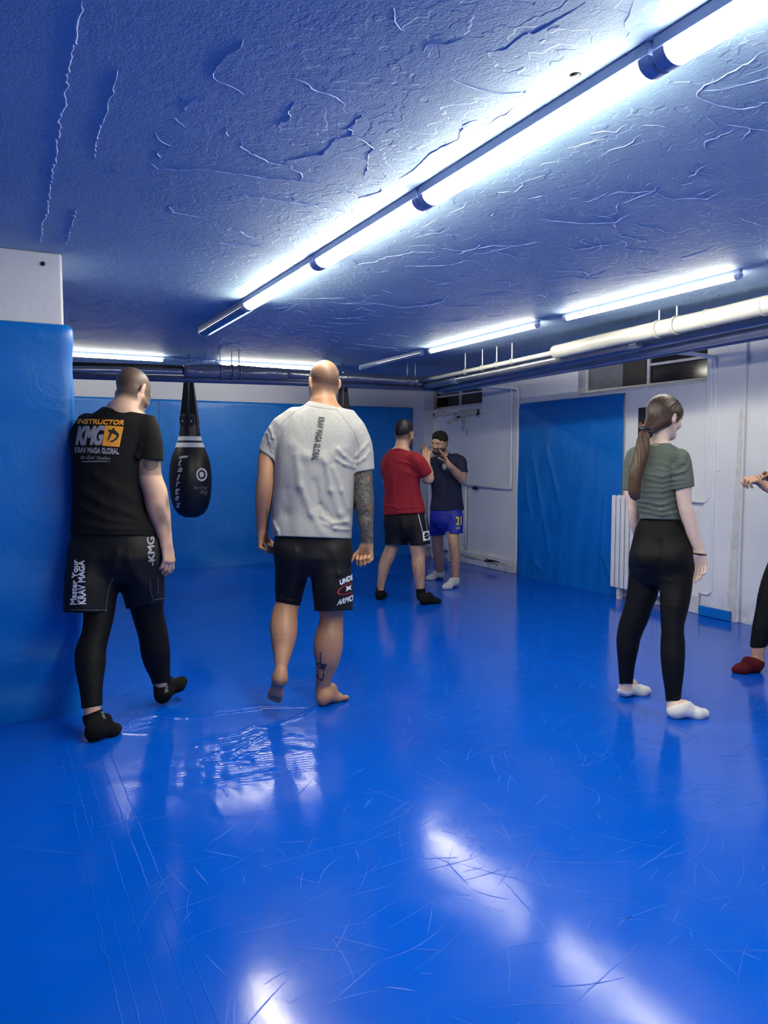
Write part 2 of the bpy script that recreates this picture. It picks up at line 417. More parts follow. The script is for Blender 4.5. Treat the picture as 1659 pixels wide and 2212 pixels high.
# pilaster with a strip of bare cement, and the skirting ledge
MB().box((WALLX-0.03, 4.20, 0), (WALLX, 4.58, CEIL)).build('pilaster', M['wall'], wall_r, 0.006)
cs = MB(); V = []; zz = np.linspace(0.0, 1.75, 60)
for i, z in enumerate(zz):
    wv = 0.085*(1-0.7*z/1.75)+0.008*math.sin(z*31)+rng.normal()*0.004
    yb = 4.262-0.02*z
    V += [(WALLX-0.0325, yb-0.5*wv, z), (WALLX-0.0325, yb+0.5*wv+0.006, z)]
cs.add(V, [(2*i, 2*i+1, 2*i+3, 2*i+2) for i in range(len(zz)-1)])
cs.build('bare_cement_strip', M['concrete'], wall_r)
MB().box((WALLX-0.045, 7.2, 0), (WALLX, 9.45, 0.16)).build('skirting_ledge', M['wall'], wall_r, 0.008)
MB().box((WALLX-0.03, 4.6, 0), (WALLX, 5.5, 0.17)).build('skirting_ledge', M['wall'], wall_r, 0.008)
def blob(n, cx, cy, rx, ry, seed, j=.25):
    r = np.random.default_rng(seed); out = []
    for k in range(n):
        a = 2*math.pi*k/n; s = 1+r.normal()*j; out.append((cx+rx*s*math.cos(a), cy+ry*s*math.sin(a)))
    return out
def patch(pts, x, th, mat, parent, name):
    n = len(pts); c_ = np.mean(pts, 0); V = [(x, p[0], p[1]) for p in pts]+[(x+th*.9, p[0], p[1]) for p in pts]+[(x, c_[0], c_[1])]
    Fc = [(i, (i+1) % n, 2*n) for i in range(n)]+[(i, n+i, n+(i+1) % n) for i in range(n)]+[(i, n+(i+1) % n, (i+1) % n) for i in range(n)]
    return obj(name, mesh_np(name, np.array(V), np.array(Fc), False), mat, parent)
for sd, (cy_, cz_, ry_, rz_) in enumerate(((8.9, 1.955, .38, .035), (8.3, 1.93, .30, .05), (8.55, 1.88, .10, .04), (8.72, 1.84, .07, .03), (8.38, 1.80, .045, .10), (8.03, 1.92, .06, .06), (9.2, 1.93, .12, .04), (8.3, 1.68, .018, .05), (8.1, .1, .5, .03), (7.6, .09, .25, .025), (8.7, .12, .2, .04))):
    patch(blob(26, cy_, cz_, ry_, rz_, sd), WALLX-0.046 if cz_ < .2 else WALLX-0.004, 0.004, M['peel'], wall_r, 'peeled_plaster_patch')
wb = MB(); wb.box((-2.7, BACKY, 0), (5.75, BACKY+0.2, CEIL)); wb.box((5.30, BACKY-0.35, 0), (WALLX, BACKY, CEIL))
wall_b = struct('wall_back', wb, M['wallback'], 'white back wall above the blue mats')
struct('wall_left', MB().box((-2.9, -2.6, 0), (-2.7, 9.7, CEIL)), M['wall'], 'white side wall far to the left')
struct('wall_front', MB().box((-2.7, -2.8, 0), (5.75, -2.6, CEIL)), M['wall'], 'white wall behind the viewer')
pil = struct('wall_partition', MB().box((-2.7, 4.325, 0), (0.352, 4.95, CEIL)), M['wall'], 'white thick partition wall at left above blue padding', 0.012)
MB().lathe([(0.0, 0), (0.011, 0), (0.011, .004), (0, .004)], (0.262, 4.319, ony(98, 570, 4.32)[2]), 12, 'y').build('drill_hole', M['dark'], pil)
# ================================================================== padded vinyl
def sheet(name, path, z0, z1, disp, mat, label, cat, inward=0.035, group=None, dz=0.02, ds=0.02, kind=None):
    """vinyl-covered padding following a plan path (list of xy), its face on the left-hand normal side; top rolled back"""
    pts = [np.array(p, float) for p in path]; S = [0.0]
    for a, b in zip(pts[:-1], pts[1:]): S.append(S[-1]+np.linalg.norm(b-a))
    s = np.linspace(0, S[-1], max(8, int(S[-1]/ds)))
    px_ = np.interp(s, S, [p[0] for p in pts]); py_ = np.interp(s, S, [p[1] for p in pts])
    tx, ty = np.gradient(px_), np.gradient(py_); L = np.hypot(tx, ty); nx, ny = ty/L, -tx/L
    zc = np.concatenate([np.linspace(z0, z1-0.03, max(6, int((z1-z0)/dz)))])
    prof = [(z, 0.0) for z in zc]+[(z1-0.03+0.03*math.sin(a), -0.03*(1-math.cos(a))) for a in np.linspace(.25, 1.57, 5)]+[(z1, -inward)]
    Z = np.array([p[0] for p in prof]); N = np.array([p[1] for p in prof])
    SS, ZZ = np.meshgrid(s, Z, indexing='ij')
    d = disp(SS, ZZ)*np.clip((z1-ZZ)/0.08, 0.15, 1)+N[None, :]
    V = np.stack([px_[:, None]+nx[:, None]*d, py_[:, None]+ny[:, None]*d, ZZ], -1).reshape(-1, 3)
    F_ = grid_faces(len(s), len(Z))
    return obj(name, mesh_np(name, V, F_), mat, label=label, cat=cat, group=group, kind=kind)
def disp_pillar(S, Z):
    P = np.stack([S, Z], -1)
    return 0.006*snoise(P, 5, 21, 10, (0.6, 1.6))+0.006*np.clip(1.0-Z, 0, 1)*snoise(P, 12, 22, 10, (0.35, 1.8))
sheet('padded_wall_mat', [(-2.65, 4.285), (0.345, 4.285), (0.372, 4.292), (0.386, 4.305), (0.392, 4.33), (0.392, 4.95)], 0.0, 2.04, disp_pillar, M['vinyl'],
      'blue vinyl padding wrapped round the white partition wall at left', 'wall mat')
def disp_back(seed):
    def f(S, Z):
        P = np.stack([S, Z], -1)
        return 0.006*snoise(P, 4, seed, 10, (1.4, .7))+0.018*np.clip(0.55-Z, 0, 1)**1*snoise(P, 7, seed+1, 10)+0.05*np.clip(0.16-Z, 0, 1)
    return f
bx = [0.15, 1.80, 3.55, 5.295]
for i, lab in enumerate(('blue vinyl wall mat on the back wall behind the man in the black shirt', 'blue vinyl wall mat on the back wall behind the man in the grey shirt', 'blue vinyl wall mat on the back wall behind the man in the red shirt')):
    sheet('back_wall_mat', [(bx[i], BACKY-0.05), (bx[i+1]-0.006, BACKY-0.05)], 0.0, 2.065, disp_back(31+7*i), M['vinyl'], lab, 'wall mat', 0.05, 'mats on the back wall', 0.025, 0.025)
def disp_cur(S, Z):
    P = np.stack([S, Z], -1); sh = np.clip(1.9-Z, 0, 1.9)/1.9
    d = 0.010*snoise(np.stack([S+0.16*np.cos(Z*1.6), Z], -1), 15, 41, 9, (1, 0.10))*sh**.6
    for s0, z0_, s1, z1_, h, wd in ((.22, 1.55, .62, .15, .016, .035), (.45, 1.6, .80, .7, .013, .03), (.10, 1.3, .30, .5, .012, .03), (1.42, 1.1, 1.36, .05, .012, .02), (1.36, .45, 1.58, .05, .014, .02), (.25, .25, .5, .06, .014, .02), (1.3, 1.9, 1.32, .1, .005, .006)):
        q, t = seg_dist(P, np.array([s0, z0_]), np.array([s1, z1_])); d += h*np.exp(-(q/wd)**2)*np.sin(np.pi*np.clip(t, .05, .95))
    return d+0.012+0.02*np.clip(.12-Z, 0, 1)
sheet('vinyl_wall_curtain', [(WALLX-0.02, 7.175), (WALLX-0.02, 5.535)], 0.0, 1.985, disp_cur, M['vinyl_d'],
      'blue vinyl sheet hanging like a door on the white right wall', 'wall mat', 0.03, None, 0.02, 0.015)
MB().box((WALLX-0.055, 4.26, 0.004), (WALLX-0.031, 4.575, 0.085)).build('vinyl_skirting', M['vinyl'], None, 0.003, label='short blue vinyl strip at the foot of the white pilaster', cat='skirting')
pp = onz(1187, 1254, 0)
MB().add([(pp[0]-.03, pp[1]-.02, .004), (pp[0]+.03, pp[1]-.025, .004), (pp[0]+.035, pp[1]+.02, .006), (pp[0]-.02, pp[1]+.025, .012), (pp[0], pp[1], .02)], [(0, 1, 4), (1, 2, 4), (2, 3, 4), (3, 0, 4), (3, 2, 1, 0)]).build('paper_scrap', M['white_paint'], label='tiny white paper scrap on floor below the blue curtain', cat='paper')
# ================================================================== windows
def window(idx, y0, y1, z0, label, style):
    r = thing('window_%d' % idx, label, 'window', (WALLX, 0, 0), kind='structure')
    X0, X1 = WALLX+0.10, WALLX+0.14
    def b(name, lo, hi, mat, par=r, bv=0.004):
        m = MB().box((lo[0]-WALLX, lo[1], lo[2]), (hi[0]-WALLX, hi[1], hi[2])); o = m.build(name, mat, par, bv); return o
    top = CEIL-0.01
    b('sill', (WALLX-0.004, y0, z0), (X1, y1, z0+0.02), M['frame'])
    fr = 0.038
    b('frame_rail', (X0, y0, z0+.02), (X1, y1, z0+.02+fr), M['frame'])
    b('frame_rail', (X0, y0, top-fr), (X1, y1, top), M['frame'])
    mid = (y0+y1)/2 if style != 2 else y0+(y1-y0)*0.47
    for yy in (y0, mid-fr/2, y1-fr): b('frame_stile', (X0, yy, z0+.02+fr), (X1, yy+fr, top-fr), M['frame'])
    zi = z0+.02+fr
    if style == 2:
        b('dark_panel', (X0-.01, mid+fr/2, zi), (X0+.01, mid+fr/2+.30, top-fr), M['black_metal'])
        b('grey_pane', (X0+.012, mid+fr/2+.30, zi), (X0+.02, y1-fr, top-fr), M['mesh_grey'])
        b('pane', (X0+.02, y0+fr, zi), (X0+.028, mid-fr/2, top-fr), M['glass_dark'])
        b('glazing_bar', (X0-.012, y0+fr, zi+.16), (X0+.015, mid-fr/2, zi+.185), M['frame'])
    else:
        for a, c in ((y0+fr, mid-fr/2), (mid+fr/2, y1-fr)):
            b('pane', (X0+.02, a, zi), (X0+.028, c, top-fr), M['glass_dark'])
            b('glazing_bar', (X0-.012, a, zi+.13), (X0+.015, c, zi+.155), M['frame'])
        # the near casement is tipped open a little
    b('night_void', (WALLX+0.2, y0, z0), (WALLX+0.245, y1, CEIL-.005), M['dark'], bv=0)
    return r
window(1, W1[0], W1[1], W1[2], 'small high window over the peeling plaster in the far corner', 1)
window(2, W2[0], W2[1], W2[2], 'wide high window with black panel above the blue curtain', 2)
window(3, W3[0], W3[1], W3[2], 'high window at the right edge beyond the pilaster', 1)
# ================================================================== lamps
def lamp(x, y0, y1, w_, lit, label, along='y', z=CEIL, group='tube lamps on the ceiling', cap=0.035, style='batten'):
    r = thing('ceiling_lamp', label, 'lamp', ((x+0.0), (y0+y1)/2, z) if along == 'y' else ((y0+y1)/2, x, z), group)
    L = (y1-y0)/2
    def P(a, b, c): return (a, b, c) if along == 'y' else (b, a, c)
    def bx_(name, lo, hi, mat, bv=.004):
        l, h = P(*lo), P(*hi); lo2 = tuple(min(a, b) for a, b in zip(l, h)); hi2 = tuple(max(a, b) for a, b in zip(l, h))
        return MB().box(lo2, hi2).build(name, mat, r, bv)
    drop = 0.036 if style == 'batten' else 0.022
    hw_ = w_*.5 if style == 'batten' else .016
    bx_('housing', (-hw_, -L, -drop), (hw_, L, 0), M['housing'])
    hh = 0.036 if style == 'batten' else 0.030
    w_ = w_ if style == 'batten' else .036
    prof = [(-w_/2*math.cos(a), -drop-hh*math.sin(a)) for a in np.linspace(0, math.pi, 15)]
    def bar(name, a, b, mat, k=1.0):
        V = [P(p[0]*k, a, -drop+(p[1]+drop)*k) for p in prof]+[P(p[0]*k, b, -drop+(p[1]+drop)*k) for p in prof]; n = len(prof)
        mb = MB(); mb.add(V, [(i, i+1, n+i+1, n+i) for i in range(n-1)], True)
        mb.add(V, [tuple(range(n)), tuple(range(2*n-1, n-1, -1))]); return mb.build(name, mat, r)
    if lit:
        bar('diffuser', -L+cap, L-cap, M['tube'] if style == 'batten' else M['tube_thin'])
        bar('end_cap', -L, -L+cap, M['housing'], 1.02); bar('end_cap', L-cap, L, M['housing'], 1.02)
    else:
        bar('cover', -L+cap, L-cap, M['dead'], 0.96); bar('end_cap', -L, -L+cap, M['housing'], 1.02); bar('end_cap', L-cap, L, M['housing'], 1.02)
        if style == 'batten':
            bx_('edge_glint', (w_*.36, -L+cap, -drop-hh*.72), (w_*.46, L-cap, -drop-hh*.62), M['strip'], 0)
    return r
RX = 1.545
for (a, b, lit, lab) in ((0.25, 1.46, 1, 'lit batten lamp of the long row, nearest, cut off at upper right corner'), (1.475, 2.645, 1, 'longest looking lit batten lamp in the upper right of the long row'),
        (2.66, 3.735, 1, 'lit batten lamp in the middle of the long ceiling row'), (3.75, 4.99, 1, 'lit batten lamp of the long row beside the dark one'), (5.0, 6.2, 0, 'unlit batten lamp at the far end of the long row'), (-1.0, 0.24, 1, 'lit batten lamp overhead behind the viewer')):
    lamp(RX, a, b, 0.088, lit, lab)
R2 = 3.74
for (a, b, lit, lab) in ((2.95, 4.43, 1, 'lit tube lamp above the big white pipe at right'), (4.72, 6.36, 1, 'lit tube lamp left of the hanger rods near the far pipes'), (6.5, 7.9, 0, 'unlit tube lamp over the far corner pipes'), (1.2, 2.7, 1, 'lit tube lamp out of view to the right')):
    lamp(R2, a, b, 0.05, lit, lab, style='tube')
lamp(8.13, 0.35, 1.63, 0.05, 1, 'lit tube lamp over the pipes behind the partition at left', 'x', style='tube')
lamp(8.13, 2.15, 3.40, 0.05, 1, 'lit tube lamp hidden behind the wrapped pipe', 'x', style='tube')
cp = onz(1243, 162, CEIL)
MB().lathe([(0, -.005), (.010, -.005), (.015, -.002), (.016, 0), (0, 0)], (cp[0], cp[1], CEIL), 20).build('ceiling_plug', M['black_metal'], label='small round black plug in the ceiling beside the long lamp', cat='plug')
# ================================================================== pipes
def pipe(name, pts, r, mat, label, group=None, round_=0.0, seg=14, hangers=(), n=None, wob=None, cat='pipe'):
    path = arc_path(pts, round_) if round_ and len(pts) > 2 else [np.array(p, float) for p in pts]
    if n and len(path) == 2: path = [path[0]+(path[1]-path[0])*i/(n-1) for i in range(n)]
    o = MB().tube(path, r, seg, True, wob).build(name, mat, label=label, cat=cat, group=group)
    for hp in hangers:
        hp = np.array(hp, float); rr = r if not hasattr(r, '__len__') else max(r)
        m = MB().tube([(hp[0], hp[1], hp[2]+rr*.6), (hp[0], hp[1], CEIL)], 0.006, 8)
        m.build('hanger_rod', M['white_paint'], o)
        d = path[-1]-path[0]; d = np.array([abs(d[0]), abs(d[1]), 0]); axis = 'y' if d[1] > d[0] else 'x'
        MB().lathe([(rr+.004, -.012), (rr+.007, -.012), (rr+.007, .012), (rr+.004, .012)], hp, 18, axis).build('pipe_clip', mat, o)
    return o
def X_(px_, py_, X): return onx(px_, py_, X)
def Y_(px_, py_, Y): return ony(px_, py_, Y)
def lin(a, b, t): return a+(b-a)*t
def dent(seed, amp):
    r = np.random.default_rng(seed); ph = r.uniform(0, 6.28, 6); k = r.uniform(.15, .7, 6); m = r.integers(1, 4, 6)
    return lambda i, a: amp*sum(math.sin(k[q]*i+ph[q])*math.cos(m[q]*a+ph[q]*2) for q in range(6))/2.5
# right-hand run along the wall
a, b = X_(1655, 660, 4.24), X_(1200, 760, 4.24); near = a+(a-b)*0.9
pipe('insulated_pipe', [near, b], 0.058, M['pipe_white'], 'thick white wrapped pipe under the ceiling at right', 'pipes under the ceiling', n=50, seg=22, wob=dent(1, .05),
     hangers=[lin(b, a, .57), lin(b, a, .65)])
for t in (.78, .995):
    c = lin(b, a, t); MB().lathe([(.057, -.008), (.0625, -.006), (.0625, .006), (.057, .008)], c, 22, 'y').build('wrap_band', M['pipe_white'], bpy.data.objects['insulated_pipe'])
CORN = 7.45
def run(px0, py0, px1, py1, X, yend=CORN):
    """straight pipe through two pixels on the plane X, extended to Y=yend"""
    a, b = X_(px0, py0, X), X_(px1, py1, X); t = (yend-a[1])/(b[1]-a[1]); return a, a+(b-a)*t
a, b = run(1210, 759, 1004, 803, 4.24); pipe('thin_pipe', [a, b], 0.021, M['pipe_white'], 'thin white pipe leading into the thick wrapped pipe', 'pipes under the ceiling', n=8,
     hangers=[X_(1005, 803, 4.24), X_(1042, 795, 4.24), X_(1073, 788, 4.24), X_(1106, 781, 4.24)])
a, b = run(1380, 741, 989, 819, 4.31); pipe('foil_pipe', [a, b], 0.036, M['foil'], 'silvery middle pipe along the right wall below the thin one', 'pipes under the ceiling', n=30, seg=18, wob=dent(2, .04))
a, b = run(1656, 690, 1004, 829, 4.47); pipe('wall_pipe', [a+(a-b)*.35, b], 0.030, M['pipe_grey'], 'grey pipe below the thick wrapped pipe at right', 'pipes under the ceiling', n=12)
a, b = run(1656, 713, 1197, 800, 4.62, 7.6); pipe('wall_pipe', [a+(a-b)*.35, b], 0.036, M['pipe_grey'], 'grey pipe nearest the windows, second from the wall', 'pipes under the ceiling', n=12)
a, b = run(1656, 727, 1197, 806, 4.78, 7.6); pipe('wall_pipe', [a+(a-b)*.35, b], 0.018, M['pipe_grey'], 'thinnest grey pipe closest to the right wall', 'pipes under the ceiling', n=12)
# back run across the room
Yb = CORN
a, c, e = Y_(396, 801, Yb), Y_(621, 808, Yb), Y_(950, 826, Yb)
pipe('wrapped_pipe', [Y_(160, 800, Yb+.0)+np.array([-.4, 0, 0]), Y_(402, 803, Yb)], 0.030, M['foil'], 'grey foil pipe on the back run left of the wrapped bulge', 'pipes across the back', n=20, wob=dent(3, .03))
n_ = 30; pts = [a+(c-a)*i/(n_-1) for i in range(n_)]
rs = [0.052+0.016*math.sin(math.pi*min(1, i/(n_-1)*1.02))**.6 for i in range(n_)]
wp = pipe('wrapped_pipe', pts, rs, M['wrap'], 'bulging dented blue-grey wrapped pipe above the hanging bag', 'pipes across the back', seg=22, wob=dent(4, .10), hangers=[lin(a, c, .34), lin(a, c, .45), lin(a, c, .52)])
e2 = np.array([4.36, Yb, e[2]])
pipe('wrapped_pipe', [c, e2], 0.050, M['foil'], 'silver wrapped pipe running into the far corner', 'pipes across the back', n=40, seg=22, wob=dent(5, .05), hangers=[Y_(880, 822, Yb), Y_(897, 823, Yb)])
pipe('blue_pipe', [Y_(160, 813, Yb+.05)+np.array([-.4, 0, 0]), Y_(620, 826, Yb+.05), np.array([4.62, Yb+.05, Y_(945, 840, Yb+.05)[2]])], 0.032, M['pipe_blue'], 'lower blue pipe of the back run touching the bag straps', 'pipes across the back', n=None)
pipe('dark_pipe', [Y_(160, 790, Yb+.1)+np.array([-.4, 0, 0]), Y_(420, 795, Yb+.1)], 0.024, M['black_metal'], 'dark upper pipe on the back run below the left tube lamp', 'pipes across the back')
# torn wrap at the corner
m = MB()
for k in range(14):
    aa = k/14*6.28; p = e2+np.array([.02, .02*math.cos(aa), .05*math.sin(aa)]); q = p+np.array([rng.uniform(.02, .06), rng.uniform(-.05, -.01), rng.uniform(-.03, .03)])
    s = np.array([0, .012, .012]); m.add([p, q, q+s, p+s], [(0, 1, 2, 3)])
m.build('torn_wrap', M['foil'], bpy.data.objects['insulated_pipe'] if False else wp)
pipe('elbow_pipe', [e2, e2+np.array([.03, -.06, -.01]), X_(989, 819, 4.31)], 0.045, M['wrap'], 'dull wrapped elbow joining the two pipe runs', 'pipes across the back', .05)
# risers on the right wall
XW = WALLX-0.028
rp = [X_(1368, 742, 4.75), X_(1400, 750, 4.95), np.array(X_(1548, 772, XW)), np.array([XW, X_(1553, 1290, XW)[1]+.02, .19]), np.array([XW, X_(1510, 1287, XW)[1], .19])]
rp[3][1] = rp[2][1]-.02
pipe('heating_pipe', rp, 0.016, M['white_paint'], 'white heating pipe bending down the pilaster to the floor', 'heating pipes', .06)
rp = [X_(1385, 748, 4.75), X_(1415, 758, 4.95), np.array(X_(1520, 772, XW))]
rp[2][1] = X_(1532, 1000, XW)[1]
rp += [np.array([XW, rp[2][1], X_(1530, 1085, XW)[2]]), np.array([XW, X_(1440, 1100, XW)[1], X_(1530, 1085, XW)[2]])]
pipe('heating_pipe', rp, 0.013, M['white_paint'], 'thin white heating pipe beside it, turning in behind the woman', 'heating pipes', .05)
yb_ = X_(1543, 1015, XW)[1]
MB().box((XW-.01, yb_-.06, X_(1543, 1015, XW)[2]-.006), (WALLX-.001, yb_+.09, X_(1543, 1015, XW)[2]+.006)).build('pipe_bracket', M['white_paint'], bpy.data.objects['heating_pipe.001'], .002)
z1 = X_(1115, 1212, XW)[2]
rp = [e2+np.array([.02, -.1, -.02]), X_(995, 832, 4.9), X_(1110, 840, XW), np.array([XW, X_(1116, 1000, XW)[1]-.02, .11]), np.array([XW, 8.35, .13])]
rp[2][1] = rp[3][1]
pipe('heating_pipe', rp, 0.015, M['white_paint'], 'white heating pipe bending down beside the blue curtain', 'heating pipes', .05)
rp = [X_(1000, 833, 4.9)+np.array([0, .02, -.01]), X_(1100, 842, XW)]; yy = X_(1108, 950, XW)[1]+.03
rp[1][1] = yy; zz_ = X_(1110, 1057, XW)[2]
rp += [np.array([XW, yy, zz_]), np.array([XW, 8.35, zz_+.02])]
pipe('heating_pipe', rp, 0.013, M['white_paint'], 'thin white heating pipe turning in at waist height behind the boxing pair', 'heating pipes', .04)
MB().box((XW-.03, 8.02, zz_-.035), (XW+.0, 8.08, zz_+.012)).build('valve', M['black_metal'], bpy.data.objects['heating_pipe.003'], .004)
pipe('heating_pipe', [np.array([XW, 8.28, .14]), np.array([XW, 8.28, zz_])], 0.017, M['white_paint'], 'white upright pipe between floor and waist behind the navy shirt man', 'heating pipes')
# ================================================================== radiators
def radiator(y0, n, z0, z1, label):
    r = thing('radiator', label, 'radiator', (WALLX-0.105, y0, z0), 'white column radiators')
    h = z1-z0; pit = 0.06
    prof = MB(); prof.box((-.045, 0, .0), (-.022, .046, h)); prof.box((.022, 0, 0), (.045, .046, h))
    me = prof.mesh('radiator_column', .010)
    for k in range(n):
        o = obj('column', me, M['white_paint'], r); o.location = (0, -k*pit, 0)
    MB().tube([(0, .05, .05), (0, -n*pit, .05)], .022, 12).build('header', M['white_paint'], r)
    MB().tube([(0, .05, h-.05), (0, -n*pit, h-.05)], .022, 12).build('header', M['white_paint'], r)
    MB().box((-.02, -.06, -z0), (.02, -.02, 0.02)).build('foot', M['concrete'], r)
    MB().box((-.02, -(n-1)*pit, -z0), (.02, -(n-1)*pit+.04, 0.02)).build('foot', M['concrete'], r)
    return r
radiator(5.50, 13, 0.11, 1.0, 'white column radiator behind the woman beside the blue curtain')
radiator(9.0, 9, 0.14, 0.98, 'white column radiator in the far corner behind the navy shirt man')
# ================================================================== poster
yp0, yp1 = onx(1380, 880, WALLX)[1], onx(1380, 880, WALLX)[1]-.30
zp1 = onx(1380, 881, WALLX)[2]; zp0 = zp1-0.34
po = thing('poster', 'dark poster on the white wall behind the woman', 'poster', (WALLX-.004, yp1, zp0))
MB().box((0, 0, 0), (.003, .30, .34)).build('paper', simple('poster_dark_print', (38, 34, 40), .5, var=.35, varscale=9), po)
fig = simple('poster_figure_print', (168, 84, 66), .5, var=.3, varscale=14)
MB().add([(-.001, q[0], q[1]) for q in blob(22, .272, .175, .022, .03, 5, .08)], [tuple(range(22))]).build('printed_figure', fig, po)
MB().add([(-.0008, q[0], q[1]) for q in blob(22, .16, .15, .06, .09, 6, .12)], [tuple(range(22))]).build('printed_figure', simple('poster_figure_grey', (84, 76, 80), .5, var=.3), po)
# ================================================================== lettering
_tc = {}
def text_mesh(txt, bold=0.0, shear=0.0, spacing=1.0):
    """built-in font lettering as a flat mesh centred on the origin, size normalised to height 1; returns verts (n,2), tris"""
    key = (txt, bold, shear, spacing)
    if key in _tc: return _tc[key]
    cu = bpy.data.curves.new('lettering', 'FONT'); cu.body = txt; cu.shear = shear; cu.space_character = spacing; cu.resolution_u = 3
    o = bpy.data.objects.new('lettering', cu); COL.objects.link(o)
    dg = bpy.context.evaluated_depsgraph_get(); me = bpy.data.meshes.new_from_object(o.evaluated_get(dg))
    bm = bmesh.new(); bm.from_mesh(me); bmesh.ops.triangulate(bm, faces=bm.faces)
    bmesh.ops.remove_doubles(bm, verts=bm.verts, dist=1e-4)
    for it in range(5):
        es = [e for e in bm.edges if e.calc_length() > 0.22]
        if not es: break
        bmesh.ops.subdivide_edges(bm, edges=es, cuts=1); bmesh.ops.triangulate(bm, faces=bm.faces)
    V = np.array([v.co[:2] for v in bm.verts]); bm.verts.index_update(); F_ = np.array([[v.index for v in f.verts] for f in bm.faces])
    if bold > 0:                       # heavier strokes: shifted copies
        k = len(V); V = np.concatenate([V+np.array(q)*np.array([min(1, 3/len(txt)), 1])*bold*1.3 for q in ((0, 0), (1, .6), (-1, .6), (1, -.6), (-1, -.6))]); F_ = np.concatenate([F_+k*i for i in range(5)])
    bm.free(); bpy.data.objects.remove(o); bpy.data.curves.remove(cu); bpy.data.meshes.remove(me)
    lo, hi = V.min(0), V.max(0); V = (V-(lo+hi)/2)/(hi-lo)       # unit box
    _tc[key] = (V, F_); return V, F_
def bvh_of(o):
    me = o.data; return BVHTree.FromPolygons([v.co[:] for v in me.vertices], [p.vertices[:] for p in me.polygons])
def stick(name, V2, F_, quad, bvh, parent, mat, off=0.002, view=None):
    """lay flat print on a surface: V2 in the unit box -> pixel quad (4 corners tl,tr,br,bl) -> point on the surface below"""
    q = np.array(quad, float); u = V2[:, 0]+.5; v = .5-V2[:, 1]
    Pp = ((1-u)*(1-v))[:, None]*q[0]+(u*(1-v))[:, None]*q[1]+(u*v)[:, None]*q[2]+((1-u)*v)[:, None]*q[3]
    out = np.zeros((len(V2), 3)); ok = np.zeros(len(V2), bool)
    for i, (x, y) in enumerate(Pp):
        d = Vector(ray(x, y)).normalized()
        loc, nor, idx, dist = bvh.ray_cast(Vector(CAM), d)
        if loc is None: continue
        if nor.dot(d) > 0: nor = -nor
        if -nor.dot(d) < 0.06: continue
        p = loc+nor*off; out[i] = p[:]; ok[i] = True
    F2 = F_[ok[F_].all(1)]
    if len(F2) == 0: return None
    e = np.linalg.norm(out[F2[:, 0]]-out[F2[:, 1]], axis=1)+np.linalg.norm(out[F2[:, 1]]-out[F2[:, 2]], axis=1)
    F2 = F2[e < 0.30]
    used, inv = np.unique(F2.ravel(), return_inverse=True)
    return obj(name, mesh_np(name, out[used], inv.reshape(-1, 3), False), mat, parent)
def word(name, txt, quad, bvh, parent, mat, bold=0.02, shear=0.0, spacing=1.0, **kw):
    V, F_ = text_mesh(txt, bold, shear, spacing); return stick(name, V, F_, quad, bvh, parent, mat, **kw)
def rectq(x0, y0, x1, y1): return [(x0, y0), (x1, y0), (x1, y1), (x0, y1)]
def grid2(nu=14, nv=14):
    u, v = np.meshgrid(np.linspace(-.5, .5, nu), np.linspace(-.5, .5, nv), indexing='ij'); F4 = grid_faces(nu, nv)
    return np.stack([u.ravel(), v.ravel()], 1), np.concatenate([F4[:, [0, 1, 2]], F4[:, [0, 2, 3]]])
def ring2(r0, r1, n=40, a0=0, a1=2*math.pi, sx=1, sy=1):
    a = np.linspace(a0, a1, n); V = np.concatenate([np.stack([r*np.cos(a)*sx, r*np.sin(a)*sy], 1) for r in np.linspace(max(r0, 1e-4), r1, 4)])
    F4 = grid_faces(4, n); return V, np.concatenate([F4[:, [0, 1, 2]], F4[:, [0, 2, 3]]])
def stroke2(pts, w_, n=10):
    """thick brush stroke through points (unit box), w_ = list of widths"""
    pts = np.array(pts, float); t = np.linspace(0, len(pts)-1, n*(len(pts)-1)+1); k = np.arange(len(pts))
    P = np.stack([np.interp(t, k, pts[:, 0]), np.interp(t, k, pts[:, 1])], 1); W = np.interp(t, k, w_)
    for _ in range(n//2): P[1:-1] = (P[:-2]+2*P[1:-1]+P[2:])/4
    T = np.gradient(P, axis=0); T /= np.linalg.norm(T, axis=1)[:, None]+1e-9; N = np.stack([-T[:, 1], T[:, 0]], 1)
    V = np.concatenate([P+N*W[:, None]/2, P-N*W[:, None]/2]); m = len(P); i = np.arange(m-1)
    return V, np.concatenate([np.stack([i, i+1, m+i+1], 1), np.stack([i, m+i+1, m+i], 1)])
PR = {k: simple('print_'+k, c, .6, var=.08, varscale=60) for k, c in dict(white=(226, 228, 236), grey=(150, 150, 160), orange=(222, 148, 40), black=(16, 16, 18), darkgrey=(62, 64, 72), red=(196, 48, 44), yellow=(214, 190, 40), teal=(40, 110, 150), pale=(170, 180, 186), green=(120, 150, 110)).items()}
